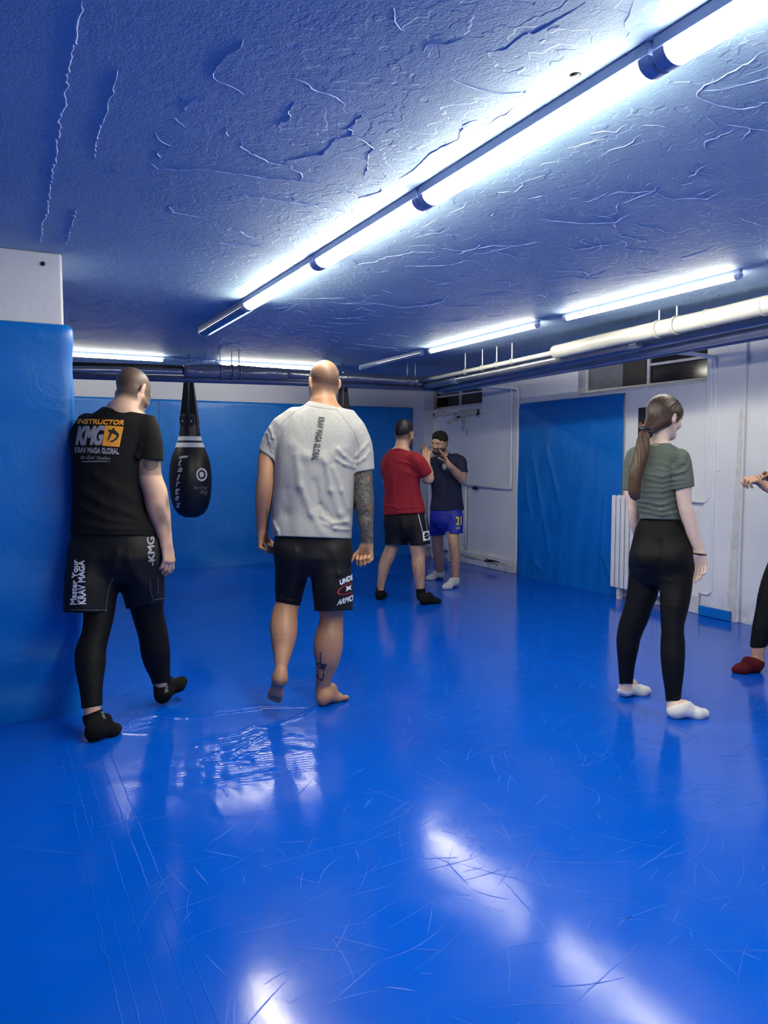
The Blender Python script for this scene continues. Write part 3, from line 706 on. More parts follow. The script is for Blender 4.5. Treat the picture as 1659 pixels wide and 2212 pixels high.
# ================================================================== punching bags
M['leather'] = simple('black_bag_leather', (18, 18, 22), 0.42, bump=(70, .25, .003), var=.2, varscale=5)
def bag(pxs, YB, label, prints=True):
    ax = ony(pxs(1), 1000, YB)
    def Z(y): return ony(410 if prints else 760, y, YB)[2]
    def W(p): return p*np.linalg.norm(ax-CAM)/FPX/1.03
    # profile px radius by row
    prof = [(0, 1118), (14, 1117), (27, 1110), (36, 1097), (42, 1075), (44.5, 1050), (45, 1030), (43, 1005), (38, 985), (31, 968), (26, 955), (24, 948), (22.5, 940), (20, 920), (18.5, 905), (17, 895)]
    pr = [(W(r), Z(y)) for r, y in prof]
    root = thing('punching_bag', label, 'punching bag', (ax[0], ax[1], 0), 'teardrop punching bags')
    body = MB().lathe([(max(r, .0005), z) for r, z in pr], (0, 0, 0), 40).build('bag_body', M['leather'], root)
    # white bands
    for y0, y1 in ((943.0, 952.0), (956.5, 966.5)):
        def R(y): return W(np.interp(-y, [-p[1] for p in prof], [p[0] for p in prof]))
        MB().lathe([(R(y1)+.003, Z(y1)), (R((y0+y1)/2)+.0035, Z((y0+y1)/2)), (R(y0)+.003, Z(y0))], (0, 0, 0), 40).build('white_band', PR['white'], root)
    # straps: flat tapering webbing converging to a steel ring round the pipe
    zr = 2.23
    for s in (-1, 1):
        V = []; ks = np.linspace(0, 1, 14)
        for t in ks:
            zc = lin(Z(915), zr, t); off = W(lin(10.5, 4.5, t)); hw = W(lin(8.5, 3.6, t)); dp = lin(.05, .012, t)
            e = rt*off*s*1.0
            f2 = np.array([fw[0], fw[1], 0])
            for (a_, b_) in ((-hw, -dp), (hw, -dp), (hw, dp), (-hw, dp)): V.append(e+rt*a_+f2*b_+np.array([0, 0, zc]))
        mb = MB(); n = len(ks); mb.add(V, [(4*i+k, 4*i+(k+1) % 4, 4*i+4+(k+1) % 4, 4*i+4+k) for i in range(n-1) for k in range(4)]+[(0, 1, 2, 3), (4*n-1, 4*n-2, 4*n-3, 4*n-4)])
        st = mb.build('strap', M['leather'], root, .003)
        # stitched tab with rivet on the face
        c = rt*W(9.5)*s-np.array([fw[0], fw[1], 0])*(W(19)+.008); zt = Z(911)
        tb = MB(); tb.add([c+rt*W(x)+np.array([0, 0, zt+W(y)]) for x, y in ((-6, 11), (6, 11), (6.2, -5), (4, -9), (0, -11), (-4, -9), (-6.2, -5))]+[c+rt*W(x)-np.array([fw[0], fw[1], 0])*.006+np.array([0, 0, zt+W(y)]) for x, y in ((-6, 11), (6, 11), (6.2, -5), (4, -9), (0, -11), (-4, -9), (-6.2, -5))],
            [tuple(range(7)), tuple(range(13, 6, -1))]+[(i, (i+1) % 7, 7+(i+1) % 7, 7+i) for i in range(7)])
        t_ = tb.build('strap_tab', simple('tab_leather', (44, 44, 50), .5), root)
        q = c-np.array([fw[0], fw[1], 0])*.008
        MB().add([q+rt*.008*math.cos(a)+np.array([0, 0, zt+.008*math.sin(a)]) for a in np.linspace(0, 6.0, 10)]+[q-np.array([fw[0], fw[1], 0])*.005+np.array([0, 0, zt])], [(i, (i+1) % 10, 10) for i in range(10)]).build('rivet', simple('steel_rivet', (240, 240, 244), .3), t_)
    MB().tube([np.array([0, 0, zr])+np.array([0, .05*math.cos(a), .05*math.sin(a)+.02]) for a in np.linspace(0, 2*math.pi, 18)], .006, 8).build('hanging_ring', simple('steel_ring', (190, 192, 198), .25, metal=1), root)
    MB().tube([(0, .0, zr+.06), (0, 0, CEIL)], .004, 8).build('hanging_chain', M['black_metal'], root)
    bpy.context.view_layer.update()
    me = body.data; b = BVHTree.FromPolygons([(np.array(v.co)+np.array(root.location))[:] for v in me.vertices], [p.vertices[:] for p in me.polygons])
    def fix(o):
        if o is None: return
        o.data.transform(Matrix.Translation(-root.location))
    if prints:
        sil = simple('silver_print', (206, 208, 214), .4, var=.1, varscale=40)
        s = 911/140.0
        def zc(x, y): return (340+x/s, 800+y/s)
        letters = [('a', 318, 1398, 34, 32), ('i', 296, 1505, 26, 42), ('r', 288, 1600, 28, 34), ('t', 284, 1700, 34, 46), ('e', 280, 1798, 28, 36), ('x', 294, 1895, 34, 36)]
        for ch, x, y, hw, hh in letters:
            c = zc(x, y); fix(word('lettering', ch, rectq(c[0]-hw/s, c[1]-hh/s, c[0]+hw/s, c[1]+hh/s), b, root, sil, .03, .35))
        for pts, wd in (([(300, 1240), (330, 1222), (400, 1215), (442, 1203)], [6, 34, 30, 2]), ([(335, 1255), (318, 1290), (302, 1325), (316, 1340), (334, 1330)], [16, 16, 15, 12, 4]), ([(300, 1296), (322, 1284), (345, 1280)], [8, 8, 5])):
            P_ = np.array([zc(*p) for p in pts]); lo = P_.min(0)-3; hi = P_.max(0)+3
            q = [((p[0]-lo[0])/(hi[0]-lo[0])-.5, .5-(p[1]-lo[1])/(hi[1]-lo[1])) for p in P_]
            V2, F2 = stroke2(np.array(q)*(hi-lo)*[1, 1], [w_/s for w_ in wd]); V2 = V2/(hi-lo)
            fix(stick('lettering', V2, F2, rectq(lo[0], lo[1], hi[0], hi[1]), b, root, sil))
        c = zc(622, 1465); rr = 76/s
        q = rectq(c[0]-rr, c[1]-rr*1.22, c[0]+rr, c[1]+rr*1.22)
        fix(stick('target_ring', *ring2(.36, .5), q, b, root, PR['white'])); fix(stick('target_dot', *ring2(0, .21), q, b, root, PR['white']))
        gr = simple('faded_print', (124, 126, 138), .5)
        c0, c1 = zc(512, 1625), zc(700, 1680); fix(word('lettering', 'Bowling', rectq(c0[0], c0[1], c1[0], c1[1]), b, root, gr, 0, .3))
        c0, c1 = zc(602, 1680), zc(708, 1750); fix(word('lettering', 'Bag', rectq(c0[0], c0[1], c1[0], c1[1]), b, root, gr, 0, .3))
    return root
bag1 = bag(lambda s: 411, 7.78, 'black teardrop punching bag with silver lettering hanging beside the man in black', True)
bag2 = bag1.copy(); COL.objects.link(bag2); _x = ony(742, 1000, 7.78); bag2.location = (_x[0], _x[1], 0)
bag2['label'] = 'black teardrop punching bag mostly hidden behind the man in grey'
for ch in list(bag1.children):
    c_ = ch.copy(); COL.objects.link(c_); c_.parent = bag2
    for g_ in ch.children: d_ = g_.copy(); COL.objects.link(d_); d_.parent = c_
# ================================================================== figures: signed-distance modelling
def nrm(v): v = np.asarray(v, float); return v/(np.linalg.norm(v)+1e-12)
fh = nrm([fw[0], fw[1], 0]); UP = np.array([0, 0, 1.0])
class Sdf:
    def __init__(s): s.ops = []; s.post = []
    def add(s, fn, lo, hi, k=0.012, mode='u', m=None): s.ops.append((fn, np.asarray(lo, float), np.asarray(hi, float), k, mode, m or (k+0.03)))
    def cone(s, a, b, ra, rb, k=0.012, mode='u', flat=None, cuts=(), off=0.0):
        a = np.asarray(a, float); b = np.asarray(b, float); ba = b-a; L2 = ba@ba+1e-12
        def fn(x, y, z):
            X, Y, Z = x-a[0], y-a[1], z-a[2]
            t = np.clip((X*ba[0]+Y*ba[1]+Z*ba[2])/L2, 0, 1)
            X = X-t*ba[0]; Y = Y-t*ba[1]; Z = Z-t*ba[2]
            if flat is not None:
                w_, f = flat; q = (X*w_[0]+Y*w_[1]+Z*w_[2])*(f-1); X = X+q*w_[0]; Y = Y+q*w_[1]; Z = Z+q*w_[2]
            d = np.sqrt(X*X+Y*Y+Z*Z)-(ra+(rb-ra)*t)-off
            for (p, n) in cuts: d = np.maximum(d, (x-p[0])*n[0]+(y-p[1])*n[1]+(z-p[2])*n[2])
            return d
        r = max(ra, rb)+off; s.add(fn, np.minimum(a, b)-r, np.maximum(a, b)+r, k, mode)
    def ball(s, c, r, k=0.012, mode='u', **kw): s.cone(c, np.asarray(c, float)+1e-5, r, r, k, mode, **kw)
    def ell(s, c, axes, r, k=0.012, mode='u'):
        c = np.asarray(c, float); A = [nrm(a) for a in axes]; r = np.asarray(r, float)
        def fn(x, y, z):
            X, Y, Z = x-c[0], y-c[1], z-c[2]; k0 = 0; k1 = 0
            for a, ri in zip(A, r): q = X*a[0]+Y*a[1]+Z*a[2]; k0 = k0+(q/ri)**2; k1 = k1+(q/ri**2)**2
            k0 = np.sqrt(k0); return k0*(k0-1)/(np.sqrt(k1)+1e-9)
        R = max(r); s.add(fn, c-R, c+R, k, mode)
    def loft(s, secs, k=0.02, cuts=(), off=0.0, n=2.0):
        """secs: (z, cx, cy, a, b, yaw) from top to bottom; vertical stack of ellipses"""
        S = np.array(sorted(secs, key=lambda q: q[0]), float); zz = np.linspace(S[0, 0], S[-1, 0], 120)
        T = np.stack([np.interp(zz, S[:, 0], S[:, i]) for i in range(1, 6)], 1)
        ker = np.hanning(17); ker /= ker.sum()
        for i in range(5): T[:, i] = np.convolve(np.pad(T[:, i], 8, mode='edge'), ker, 'valid')
        def fn(x, y, z):
            g = [np.interp(z.ravel(), zz, T[:, i]).reshape(z.shape).astype(np.float32) for i in range(5)]
            X, Y = x-g[0], y-g[1]; c, sn = np.cos(g[4]), np.sin(g[4])
            wx = rt[0]*c+fh[0]*sn; wy = rt[1]*c+fh[1]*sn
            u = X*wx+Y*wy; v = -X*wy+Y*wx
            a, b = g[2], g[3]
            k0 = np.sqrt((u/a)**2+(v/b)**2); k1 = np.sqrt((u/a**2)**2+(v/b**2)**2)+1e-9
            d = k0*(k0-1)/k1-off
            dz = np.maximum(np.maximum(zz[0]-z, z-zz[-1]), 0)
            d = np.where(dz > 0, np.sqrt(np.maximum(d, 0)**2+dz**2), d)
            for (p, nn) in cuts: d = np.maximum(d, (x-p[0])*nn[0]+(y-p[1])*nn[1]+(z-p[2])*nn[2])
            return d
        R = max(S[:, 3].max(), S[:, 4].max())+off
        s.add(fn, (S[:, 1].min()-R, S[:, 2].min()-R, S[0, 0]-off), (S[:, 1].max()+R, S[:, 2].max()+R, S[-1, 0]+off), k, 'u')
    def mesh(s, h, disp=None, gcuts=()):
        lo = np.min([o[1] for o in s.ops if o[4] == 'u'], 0)-0.03; hi = np.max([o[2] for o in s.ops if o[4] == 'u'], 0)+0.03
        n = np.ceil((hi-lo)/h).astype(int)+1
        ax = [(lo[i]+np.arange(n[i])*h).astype(np.float32) for i in range(3)]
        D = np.full(n, 0.3, np.float32)
        for fn, l, u, k, mode, m in s.ops:
            i0 = np.maximum(((l-m-lo)/h).astype(int), 0); i1 = np.minimum(np.ceil((u+m-lo)/h).astype(int)+1, n)
            if np.any(i1 <= i0): continue
            sl = tuple(slice(i0[i], i1[i]) for i in range(3))
            d = fn(ax[0][sl[0]][:, None, None], ax[1][sl[1]][None, :, None], ax[2][sl[2]][None, None, :]).astype(np.float32)
            A = D[sl]
            if mode == 'u':
                hh = np.maximum(k-np.abs(A-d), 0)/k; D[sl] = np.minimum(A, d)-hh*hh*k*0.25
            else:
                d = -d; hh = np.maximum(k-np.abs(A-d), 0)/k; D[sl] = np.maximum(A, d)+hh*hh*k*0.25
        if disp is not None:
            I = np.argwhere(np.abs(D) < 0.035); P = lo+I*h
            D[I[:, 0], I[:, 1], I[:, 2]] -= disp(P).astype(np.float32)
        for (p, nn) in gcuts:
            D = np.maximum(D, ((ax[0]-p[0])*nn[0])[:, None, None]+((ax[1]-p[1])*nn[1])[None, :, None]+((ax[2]-p[2])*nn[2])[None, None, :])
        return nets(D, lo, h)
def nets(D, lo, h):
    """naive surface nets: grid -> (V, quads)"""
    D[D == 0] = 1e-6
    S = D < 0
    c = [slice(None, -1), slice(1, None)]
    cnt = np.zeros(tuple(np.array(D.shape)-1), np.int8)
    for i in (0, 1):
        for j in (0, 1):
            for k in (0, 1): cnt += S[c[i], c[j], c[k]]
    act = np.argwhere((cnt > 0) & (cnt < 8))
    idx = np.full(cnt.shape, -1, np.int32); idx[act[:, 0], act[:, 1], act[:, 2]] = np.arange(len(act))
    cor = [(i, j, k) for i in (0, 1) for j in (0, 1) for k in (0, 1)]
    val = np.stack([D[act[:, 0]+i, act[:, 1]+j, act[:, 2]+k] for i, j, k in cor], 1)
    acc = np.zeros((len(act), 3)); num = np.zeros(len(act))
    for a in range(8):
        for b in range(a+1, 8):
            if sum(abs(cor[a][q]-cor[b][q]) for q in range(3)) != 1: continue
            va, vb = val[:, a], val[:, b]; x = (va < 0) != (vb < 0)
            t = np.where(x, va/np.where(x, va-vb, 1), 0)
            p = np.array(cor[a])[None]+t[:, None]*(np.array(cor[b])-np.array(cor[a]))[None]
            acc += np.where(x[:, None], p, 0); num += x
    V = lo+(act+acc/num[:, None])*h
    Q = []
    for axis in range(3):
        o = [q for q in range(3) if q != axis]
        sa = [slice(None)]*3; sb = [slice(None)]*3; sa[axis] = slice(None, -1); sb[axis] = slice(1, None)
        e = np.argwhere(S[tuple(sa)] != S[tuple(sb)])
        ok = (e[:, o[0]] > 0) & (e[:, o[1]] > 0) & (e[:, o[0]] < cnt.shape[o[0]]) & (e[:, o[1]] < cnt.shape[o[1]]); e = e[ok]
        def g(d0, d1):
            q = e.copy(); q[:, o[0]] -= d0; q[:, o[1]] -= d1; return idx[q[:, 0], q[:, 1], q[:, 2]]
        quad = np.stack([g(1, 1), g(0, 1), g(0, 0), g(1, 0)], 1)
        flip = S[e[:, 0], e[:, 1], e[:, 2]]
        if axis == 1: flip = ~flip
        quad = np.where(flip[:, None], quad, quad[:, ::-1]); Q.append(quad)
    Q = np.concatenate(Q); Q = Q[(Q >= 0).all(1)]
    return V, Q
def sdf_obj(name, s, h, mat, parent=None, color=None, ink=None, disp=None, gcuts=(), **kw):
    V, Q = s.mesh(h, disp, gcuts)
    me = mesh_np(name, V, Q)
    if color is not None:
        C = np.ones((len(V), 4), np.float32); C[:, :3] = color(V); at_ = me.color_attributes.new('Col', 'FLOAT_COLOR', 'POINT'); at_.data.foreach_set('color', C.ravel())
    if ink is not None:
        a_ = me.attributes.new('Ink', 'FLOAT', 'POINT'); a_.data.foreach_set('value', np.ascontiguousarray(ink(V), np.float32))
    return obj(name, me, mat, parent, **kw)
# ---- measuring helpers: rows are edges seen in the photograph at a given distance
def row(py, xl, xr, D): c = at((xl+xr)/2, py, D); return c, (xr-xl)/2*D/FPX
def lsec(rows, shrink=0.0):
    out = []
    for (py, xl, xr, D, b, yaw) in rows:
        c = at((xl+xr)/2, py, D); y = math.radians(yaw); w_ = (xr-xl)/2*D/FPX
        a = math.sqrt(max(w_*w_-(b*math.sin(y))**2, (0.35*w_)**2))/max(abs(math.cos(y)), .3)
        out.append((c[2], c[0], c[1], max(a-shrink, .02), max(b-shrink, .02), y))
    return out
def chain(s, rows, k=0.012, shrink=0.0, cuts=(), flat=None, off=0.0):
    """one smooth tapering limb or sleeve through measured rows"""
    pr = [row(*r[:4]) for r in rows]
    P = np.array([np.r_[c, max(r-shrink, .006)] for c, r in pr]); n = len(P); Q = []
    for i in range(n-1):                                   # Catmull-Rom through the rows
        p0, p1, p2, p3 = P[max(i-1, 0)], P[i], P[i+1], P[min(i+2, n-1)]
        for t in (0, 1/3, 2/3): Q.append(.5*(2*p1+(p2-p0)*t+(2*p0-5*p1+4*p2-p3)*t*t+(3*p1-p0-3*p2+p3)*t**3))
    Q = np.array(Q+[P[-1]])
    def fn(x, y, z):
        best = None
        for u, v in zip(Q[:-1], Q[1:]):
            ba = v[:3]-u[:3]; X, Y, Z = x-u[0], y-u[1], z-u[2]
            t = np.clip((X*ba[0]+Y*ba[1]+Z*ba[2])/(ba@ba+1e-12), 0, 1); X = X-t*ba[0]; Y = Y-t*ba[1]; Z = Z-t*ba[2]
            if flat is not None:
                w_, f = flat; q = (X*w_[0]+Y*w_[1]+Z*w_[2])*(f-1); X = X+q*w_[0]; Y = Y+q*w_[1]; Z = Z+q*w_[2]
            d = np.sqrt(X*X+Y*Y+Z*Z)-(u[3]+(v[3]-u[3])*t)-off
            best = d if best is None else np.minimum(best, d)
        for (p, nn) in cuts: best = np.maximum(best, (x-p[0])*nn[0]+(y-p[1])*nn[1]+(z-p[2])*nn[2])
        return best
    R = Q[:, 3].max()+off+(.04 if flat is not None else 0)
    s.add(fn, Q[:, :3].min(0)-R, Q[:, :3].max(0)+R, k, 'u')
    return pr
def hem(pa, pb, D, toward):
    """cutting plane through two pixels at distance D; keeps the side away from `toward` (a pixel beyond the hem)"""
    A, B, T = at(*pa, D), at(*pb, D), at(*toward, D); n = nrm(np.cross(B-A, (A+B)/2-CAM))
    if (T-A)@n < 0: n = -n
    return (A, n)
# ---- anatomy
def head_prims(s, c, f, u, sc=1.0, fat=0.0, ears=True, flare=.38, es=1.0):
    f = nrm(f); u = nrm(np.asarray(u)-f*(np.asarray(u)@f)); r = np.cross(f, u); ax = (r, f, u)
    def L(x, y, z): return c+(r*x+f*y+u*z)*sc
    def E(p, rad, k=.012, mode='u'): s.ell(L(*p), ax, np.array(rad)*sc, k, mode)
    E((0, -.014, .034), (.0765, .098, .084), .02)
    E((0, .018, -.030), (.064+fat, .074, .086), .03)
    E((0, .050, -.088), (.034+fat, .036, .028), .03)
    for q in (-1, 1):
        s.cone(L(q*.057, -.002, -.045), L(q*.022, .062, -.092), .022*sc+fat, .018*sc, .02)
        E((q*.040, .060, -.026), (.024, .026, .022), .02)
        s.cone(L(q*.048, .070, .020), L(q*.012, .083, .018), .011*sc, .011*sc, .012)
    for q in (-1, 1):
        E((q*.031, .097, .002), (.017, .014, .011), .010, 'd')
    for q in (-1, 1):
        E((q*.031, .074, .001), (.0135, .0135, .0125), .003)
        E((q*.031, .079, .009), (.015, .009, .0045), .004)
        E((q*.031, .078, -.0085), (.014, .008, .0035), .005)
    s.cone(L(0, .088, .010), L(0, .105, -.034), .0075*sc, .0105*sc, .010)
    for q in (-1, 1): s.ball(L(q*.0115, .094, -.038), .0085*sc, .006)
    E((0, .088, -.060), (.023, .011, .0065), .006); E((0, .087, -.0715), (.020, .011, .007), .006)
    E((0, .085, -.0655), (.022, .016, .0016), .004, 'd')
    if ears:
        for q in (-1, 1):
            er = (nrm(r*q+f*flare), nrm(f-r*q*flare), nrm(u-f*.12))
            s.ell(L(q*(.077+.016*flare), -.014, -.006), er, np.array((.0080, .0185, .031))*sc*es, .005)
            s.ell(L(q*.0755, -.006, -.030), er, np.array((.006, .010, .011))*sc*es, .006)
            s.ell(L(q*(.085+.016*flare), -.006, -.002), er, np.array((.006, .010, .018))*sc*es, .004, 'd')
    return L, (r, f, u)
def hand_prims(s, W, d, n, side, sc=1.0, curl=(.5, .5, .55, .6), thumb=.4, spread=.05, rw=.026):
    """W wrist, d towards the knuckles, n palm normal, side +1 left -1 right"""
    d = nrm(d); n = nrm(np.asarray(n)-d*(np.asarray(n)@d)); t = -side*np.cross(d, n)
    K = []
    for i, (o, l) in enumerate(((.030, .092), (.010, .096), (-.010, .091), (-.029, .083))):
        k_ = W+(d*l+t*o)*sc; K.append(k_)
        s.cone(W+(d*.012+t*o*.55)*sc, k_-n*.003*sc, .0165*sc, .0115*sc, .014)
    s.cone(W-d*.035*sc, W+d*.012*sc, rw*sc*.98, rw*sc*.9, .02, flat=(n, 1.35))
    s.cone(W+(d*.025+t*.018+n*.008)*sc, W+(d*.055+t*.034+n*.008)*sc, .017*sc, .014*sc, .016)
    for i, ln in enumerate(((.044, .026, .021), (.049, .030, .022), (.045, .028, .022), (.036, .021, .019))):
        p = K[i]; ang = 0.0; c = curl[i]; dd = nrm(d+t*spread*(1.5-i)*2)
        for j, (l, am) in enumerate(zip(ln, (70, 100, 62))):
            ang += math.radians(am)*c; v = dd*math.cos(ang)+n*math.sin(ang); q = p+v*l*sc
            s.cone(p, q, (.0104-.0010*j)*sc, (.0096-.0010*j)*sc, .004); p = q
    p = W+(d*.045+t*.036+n*.006)*sc
    for j, l in enumerate((.038, .032, .024)):
        v = nrm(d*(.75+.15*j)+t*(.62-.55*thumb-.35*j*thumb)+n*(.25+.75*thumb+.15*j*thumb)); q = p+v*l*sc
        s.cone(p, q, (.0125-.0015*j)*sc, (.0112-.0015*j)*sc, .006); p = q
def foot_prims(s, heel, toe, ankle, u=UP, sc=1.0, off=0.0, toes=True, ra=.036):
    """heel: point on the sole under the heel, toe: sole point at the tip of the toes"""
    heel = np.asarray(heel, float); toe = np.asarray(toe, float); f = nrm(toe-heel); u = nrm(np.asarray(u)-f*(np.asarray(u)@f)); r = np.cross(f, u); L = np.linalg.norm(toe-heel)
    def P(x, y, z): return heel+r*x+f*y+u*z
    s.ell(P(0, .035*sc, .034*sc), (r, f, u), (.031*sc+off, .038*sc+off, .036*sc+off), .015)
    s.cone(ankle, P(0, .05*sc, .055*sc), ra+off, .034*sc+off, .02)
    s.cone(P(0, .05*sc, .045*sc), P(0, L*.62, .024*sc), .034*sc+off, .024*sc+off, .025, flat=(r, .85))
    s.cone(P(0, .10*sc, .075*sc), P(0, L*.60, .030*sc), .026*sc+off, .024*sc+off, .03)
    s.cone(P(-.024*sc, L*.68, .020*sc), P(.024*sc, L*.72, .020*sc), .020*sc+off, .020*sc+off, .02)
    if toes:
        for i, o in enumerate((-.034, -.016, .001, .017, .032)):
            rr = (.0095, .0095, .0095, .0105, .0135)[i]*sc; ln = L*(.90, .95, .99, 1.02, 1.0)[i]
            s.cone(P(o*sc*.9, L*.72, .018*sc), P(o*sc, ln-rr, rr), rr*1.05+off, rr+off, .005)
    else:
        s.cone(P(-.02*sc, L*.72, .018*sc), P(-.010*sc, L-.022*sc, .016*sc), .020*sc+off, .015*sc+off, .02); s.cone(P(.02*sc, L*.72, .018*sc), P(.012*sc, L-.020*sc, .017*sc), .020*sc+off, .016*sc+off, .03)
# ---- materials of the figures
def mat_skin(name, rough=0.5, ink=False):
    n = NT(name); v = n.co()
    a = n.n('Attribute', attribute_name='Col').outputs[0]
    mott = n.mix(n.ramp(n.noise(v, 55, 3), .35, .65, 0, .10), a, (.50, .20, .14))
    if ink:
        k = n.n('Attribute', attribute_name='Ink').outputs[2]
        pat = n.noise(v, 34, 4, .65, 2.2); pat2 = n.noise(n.n('Mapping', ins={'Vector': v, 'Location': (3, 1, 7)}).outputs[0], 17, 3, .6, 1.5)
        c1 = n.mix(n.ramp(pat, .42, .62), (.028, .031, .040), (.12, .108, .10))
        c1 = n.mix(n.math('MULTIPLY', n.ramp(pat2, .60, .66), .55), c1, (.42, .13, .045))
        mott = n.mix(k, mott, c1)
    n.set('Base Color', mott); n.set('Roughness', rough); n.set('Subsurface Weight', 0.0)
    n.set('Normal', n.bump(n.noise(v, 260, 2), .12, .001)); return n.m
def mat_cloth(name, rgb, rough=.85, scale=500, heather=None, fold=None, sheen=.0, spec=.2):
    n = NT(name); v = n.co(); c = s2l(rgb)
    if heather:
        g = n.noise(n.n('Mapping', ins={'Vector': v, 'Scale': (1, 1, 2.6)}).outputs[0], 190, 2, .7)
        n.set('Base Color', n.mix(n.ramp(g, .36, .64), s2l(heather), c))
    else: n.set('Base Color', n.mix(n.ramp(n.noise(v, 9, 3), .3, .7), tuple(x*.88 for x in c), c))
    n.set('Roughness', rough); n.set('Specular IOR Level', spec)
    if sheen: n.set('Sheen Weight', sheen)
    b = n.bump(n.noise(v, scale, 1), .15, .0008)
    if fold: b = n.bump(n.noise(n.n('Mapping', ins={'Vector': v, 'Scale': fold[1], 'Rotation': fold[2] if len(fold) > 2 else (0, 0, 0)}).outputs[0], fold[0], 3, .55, .6), .55, .02, b)
    n.set('Normal', b); return n.m
SK = dict(pale=s2l((206, 168, 146)), tan=s2l((172, 128, 100)), fair=s2l((222, 196, 182)), olive=s2l((186, 146, 122)))
M['skin'] = mat_skin('skin'); M['skin_ink'] = mat_skin('tattooed_skin', .5, True)
M['black_cotton'] = mat_cloth('black_cotton', (19, 19, 22), fold=(7, (1, 1, .6)))
M['black_nylon'] = mat_cloth('black_nylon_shorts', (13, 14, 20), .65, fold=(6, (1, 1, .5)), spec=.3)
M['black_tight'] = mat_cloth('black_stretch_leggings', (11, 12, 16), .65, spec=.2)
M['black_sock'] = mat_cloth('black_knit_sock', (17, 18, 21), .95)
M['grey_heather'] = mat_cloth('heather_grey_jersey', (176, 175, 174), .8, heather=(140, 142, 145), fold=(5, (1.4, 1.4, .45)))
M['olive_jersey'] = mat_cloth('olive_green_jersey', (96, 106, 98), .75, fold=(9, (.5, .5, 2.2)))
M['red_cotton'] = mat_cloth('dark_red_cotton', (142, 34, 46), .85, fold=(6, (1, 1, .6)))
M['navy_cotton'] = mat_cloth('navy_cotton', (38, 42, 66), .85, fold=(6, (1, 1, .6)))
M['blue_nylon'] = mat_cloth('royal_blue_nylon', (24, 42, 160), .55, fold=(7, (1, 1, .5)), spec=.4)
M['white_sock'] = mat_cloth('white_knit_sock', (232, 230, 226), .95)
M['grey_sock'] = mat_cloth('pale_grey_sock', (196, 198, 202), .95)
M['wine_sock'] = mat_cloth('burgundy_sock', (84, 20, 32), .95)
M['stitch'] = simple('grey_stitching', (96, 98, 106), .7, var=.1)
def folds(lines, amp=1.0, noise=None):
    """garment relief: explicit fold lines given as pixel polylines with distance D, plus gentle noise"""
    segs = []
    for pts, D, h, w_ in lines:
        P = [at(x, y, D) for x, y in pts]
        for a, b in zip(P[:-1], P[1:]): segs.append((a, b, h, w_))
    def f(P):
        d = np.zeros(len(P))
        for a, b, h, w_ in segs:
            ba = b-a; pa = P-a; pa = pa-np.outer((pa@fh), fh); bb = ba-(ba@fh)*fh
            t = np.clip((pa@bb)/(bb@bb+1e-9), 0, 1); q = pa-t[:, None]*bb; r2 = (q*q).sum(1)
            near = ((P-CAM)@fh < (a-CAM)@fh+.16)
            d += np.where(near, h*np.exp(-r2/(w_*w_)), 0)
        if noise: d += noise[0]*snoise(P, noise[1], noise[2], 8, noise[3] if len(noise) > 3 else (1, 1, 1))
        return d*amp
    return f
def line_tube(name, pxpts, bvh, parent, mat, r=.0016, n=40):
    """thin seam or cord laid over a surface along a pixel polyline"""
    pp = np.array(pxpts, float); L = np.r_[0, np.cumsum(np.linalg.norm(np.diff(pp, axis=0), axis=1))]; t = np.linspace(0, L[-1], n); out = []
    for x, y in zip(np.interp(t, L, pp[:, 0]), np.interp(t, L, pp[:, 1])):
        dd = Vector(ray(x, y)).normalized(); loc, nor, i, ds = bvh.ray_cast(Vector(CAM), dd)
        if loc is None: continue
        if out and (Vector(out[-1])-loc).length > .06: continue
        out.append(np.array(loc[:]))
    if len(out) > 3: return MB().tube(out, r, 6).build(name, mat, parent)

def collar(pa, pb, D, mat, parent, r=.006, drop=.25, grow=1.0, away=1):
    """ribbed neckband lying round the neck between two pixels of the neckline"""
    A, B = at(*pa, D), at(*pb, D); a = np.linalg.norm(B-A)/2*grow; c = (A+B)/2-UP*(a*drop*.9+.003); e1 = nrm(B-A); e2 = nrm(fh*away-UP*drop)
    MB().tube([c+e1*a*math.cos(t)+e2*a*.95*math.sin(t) for t in np.linspace(0, 2*math.pi, 34)], r, 8, False).build('collar', mat, parent)
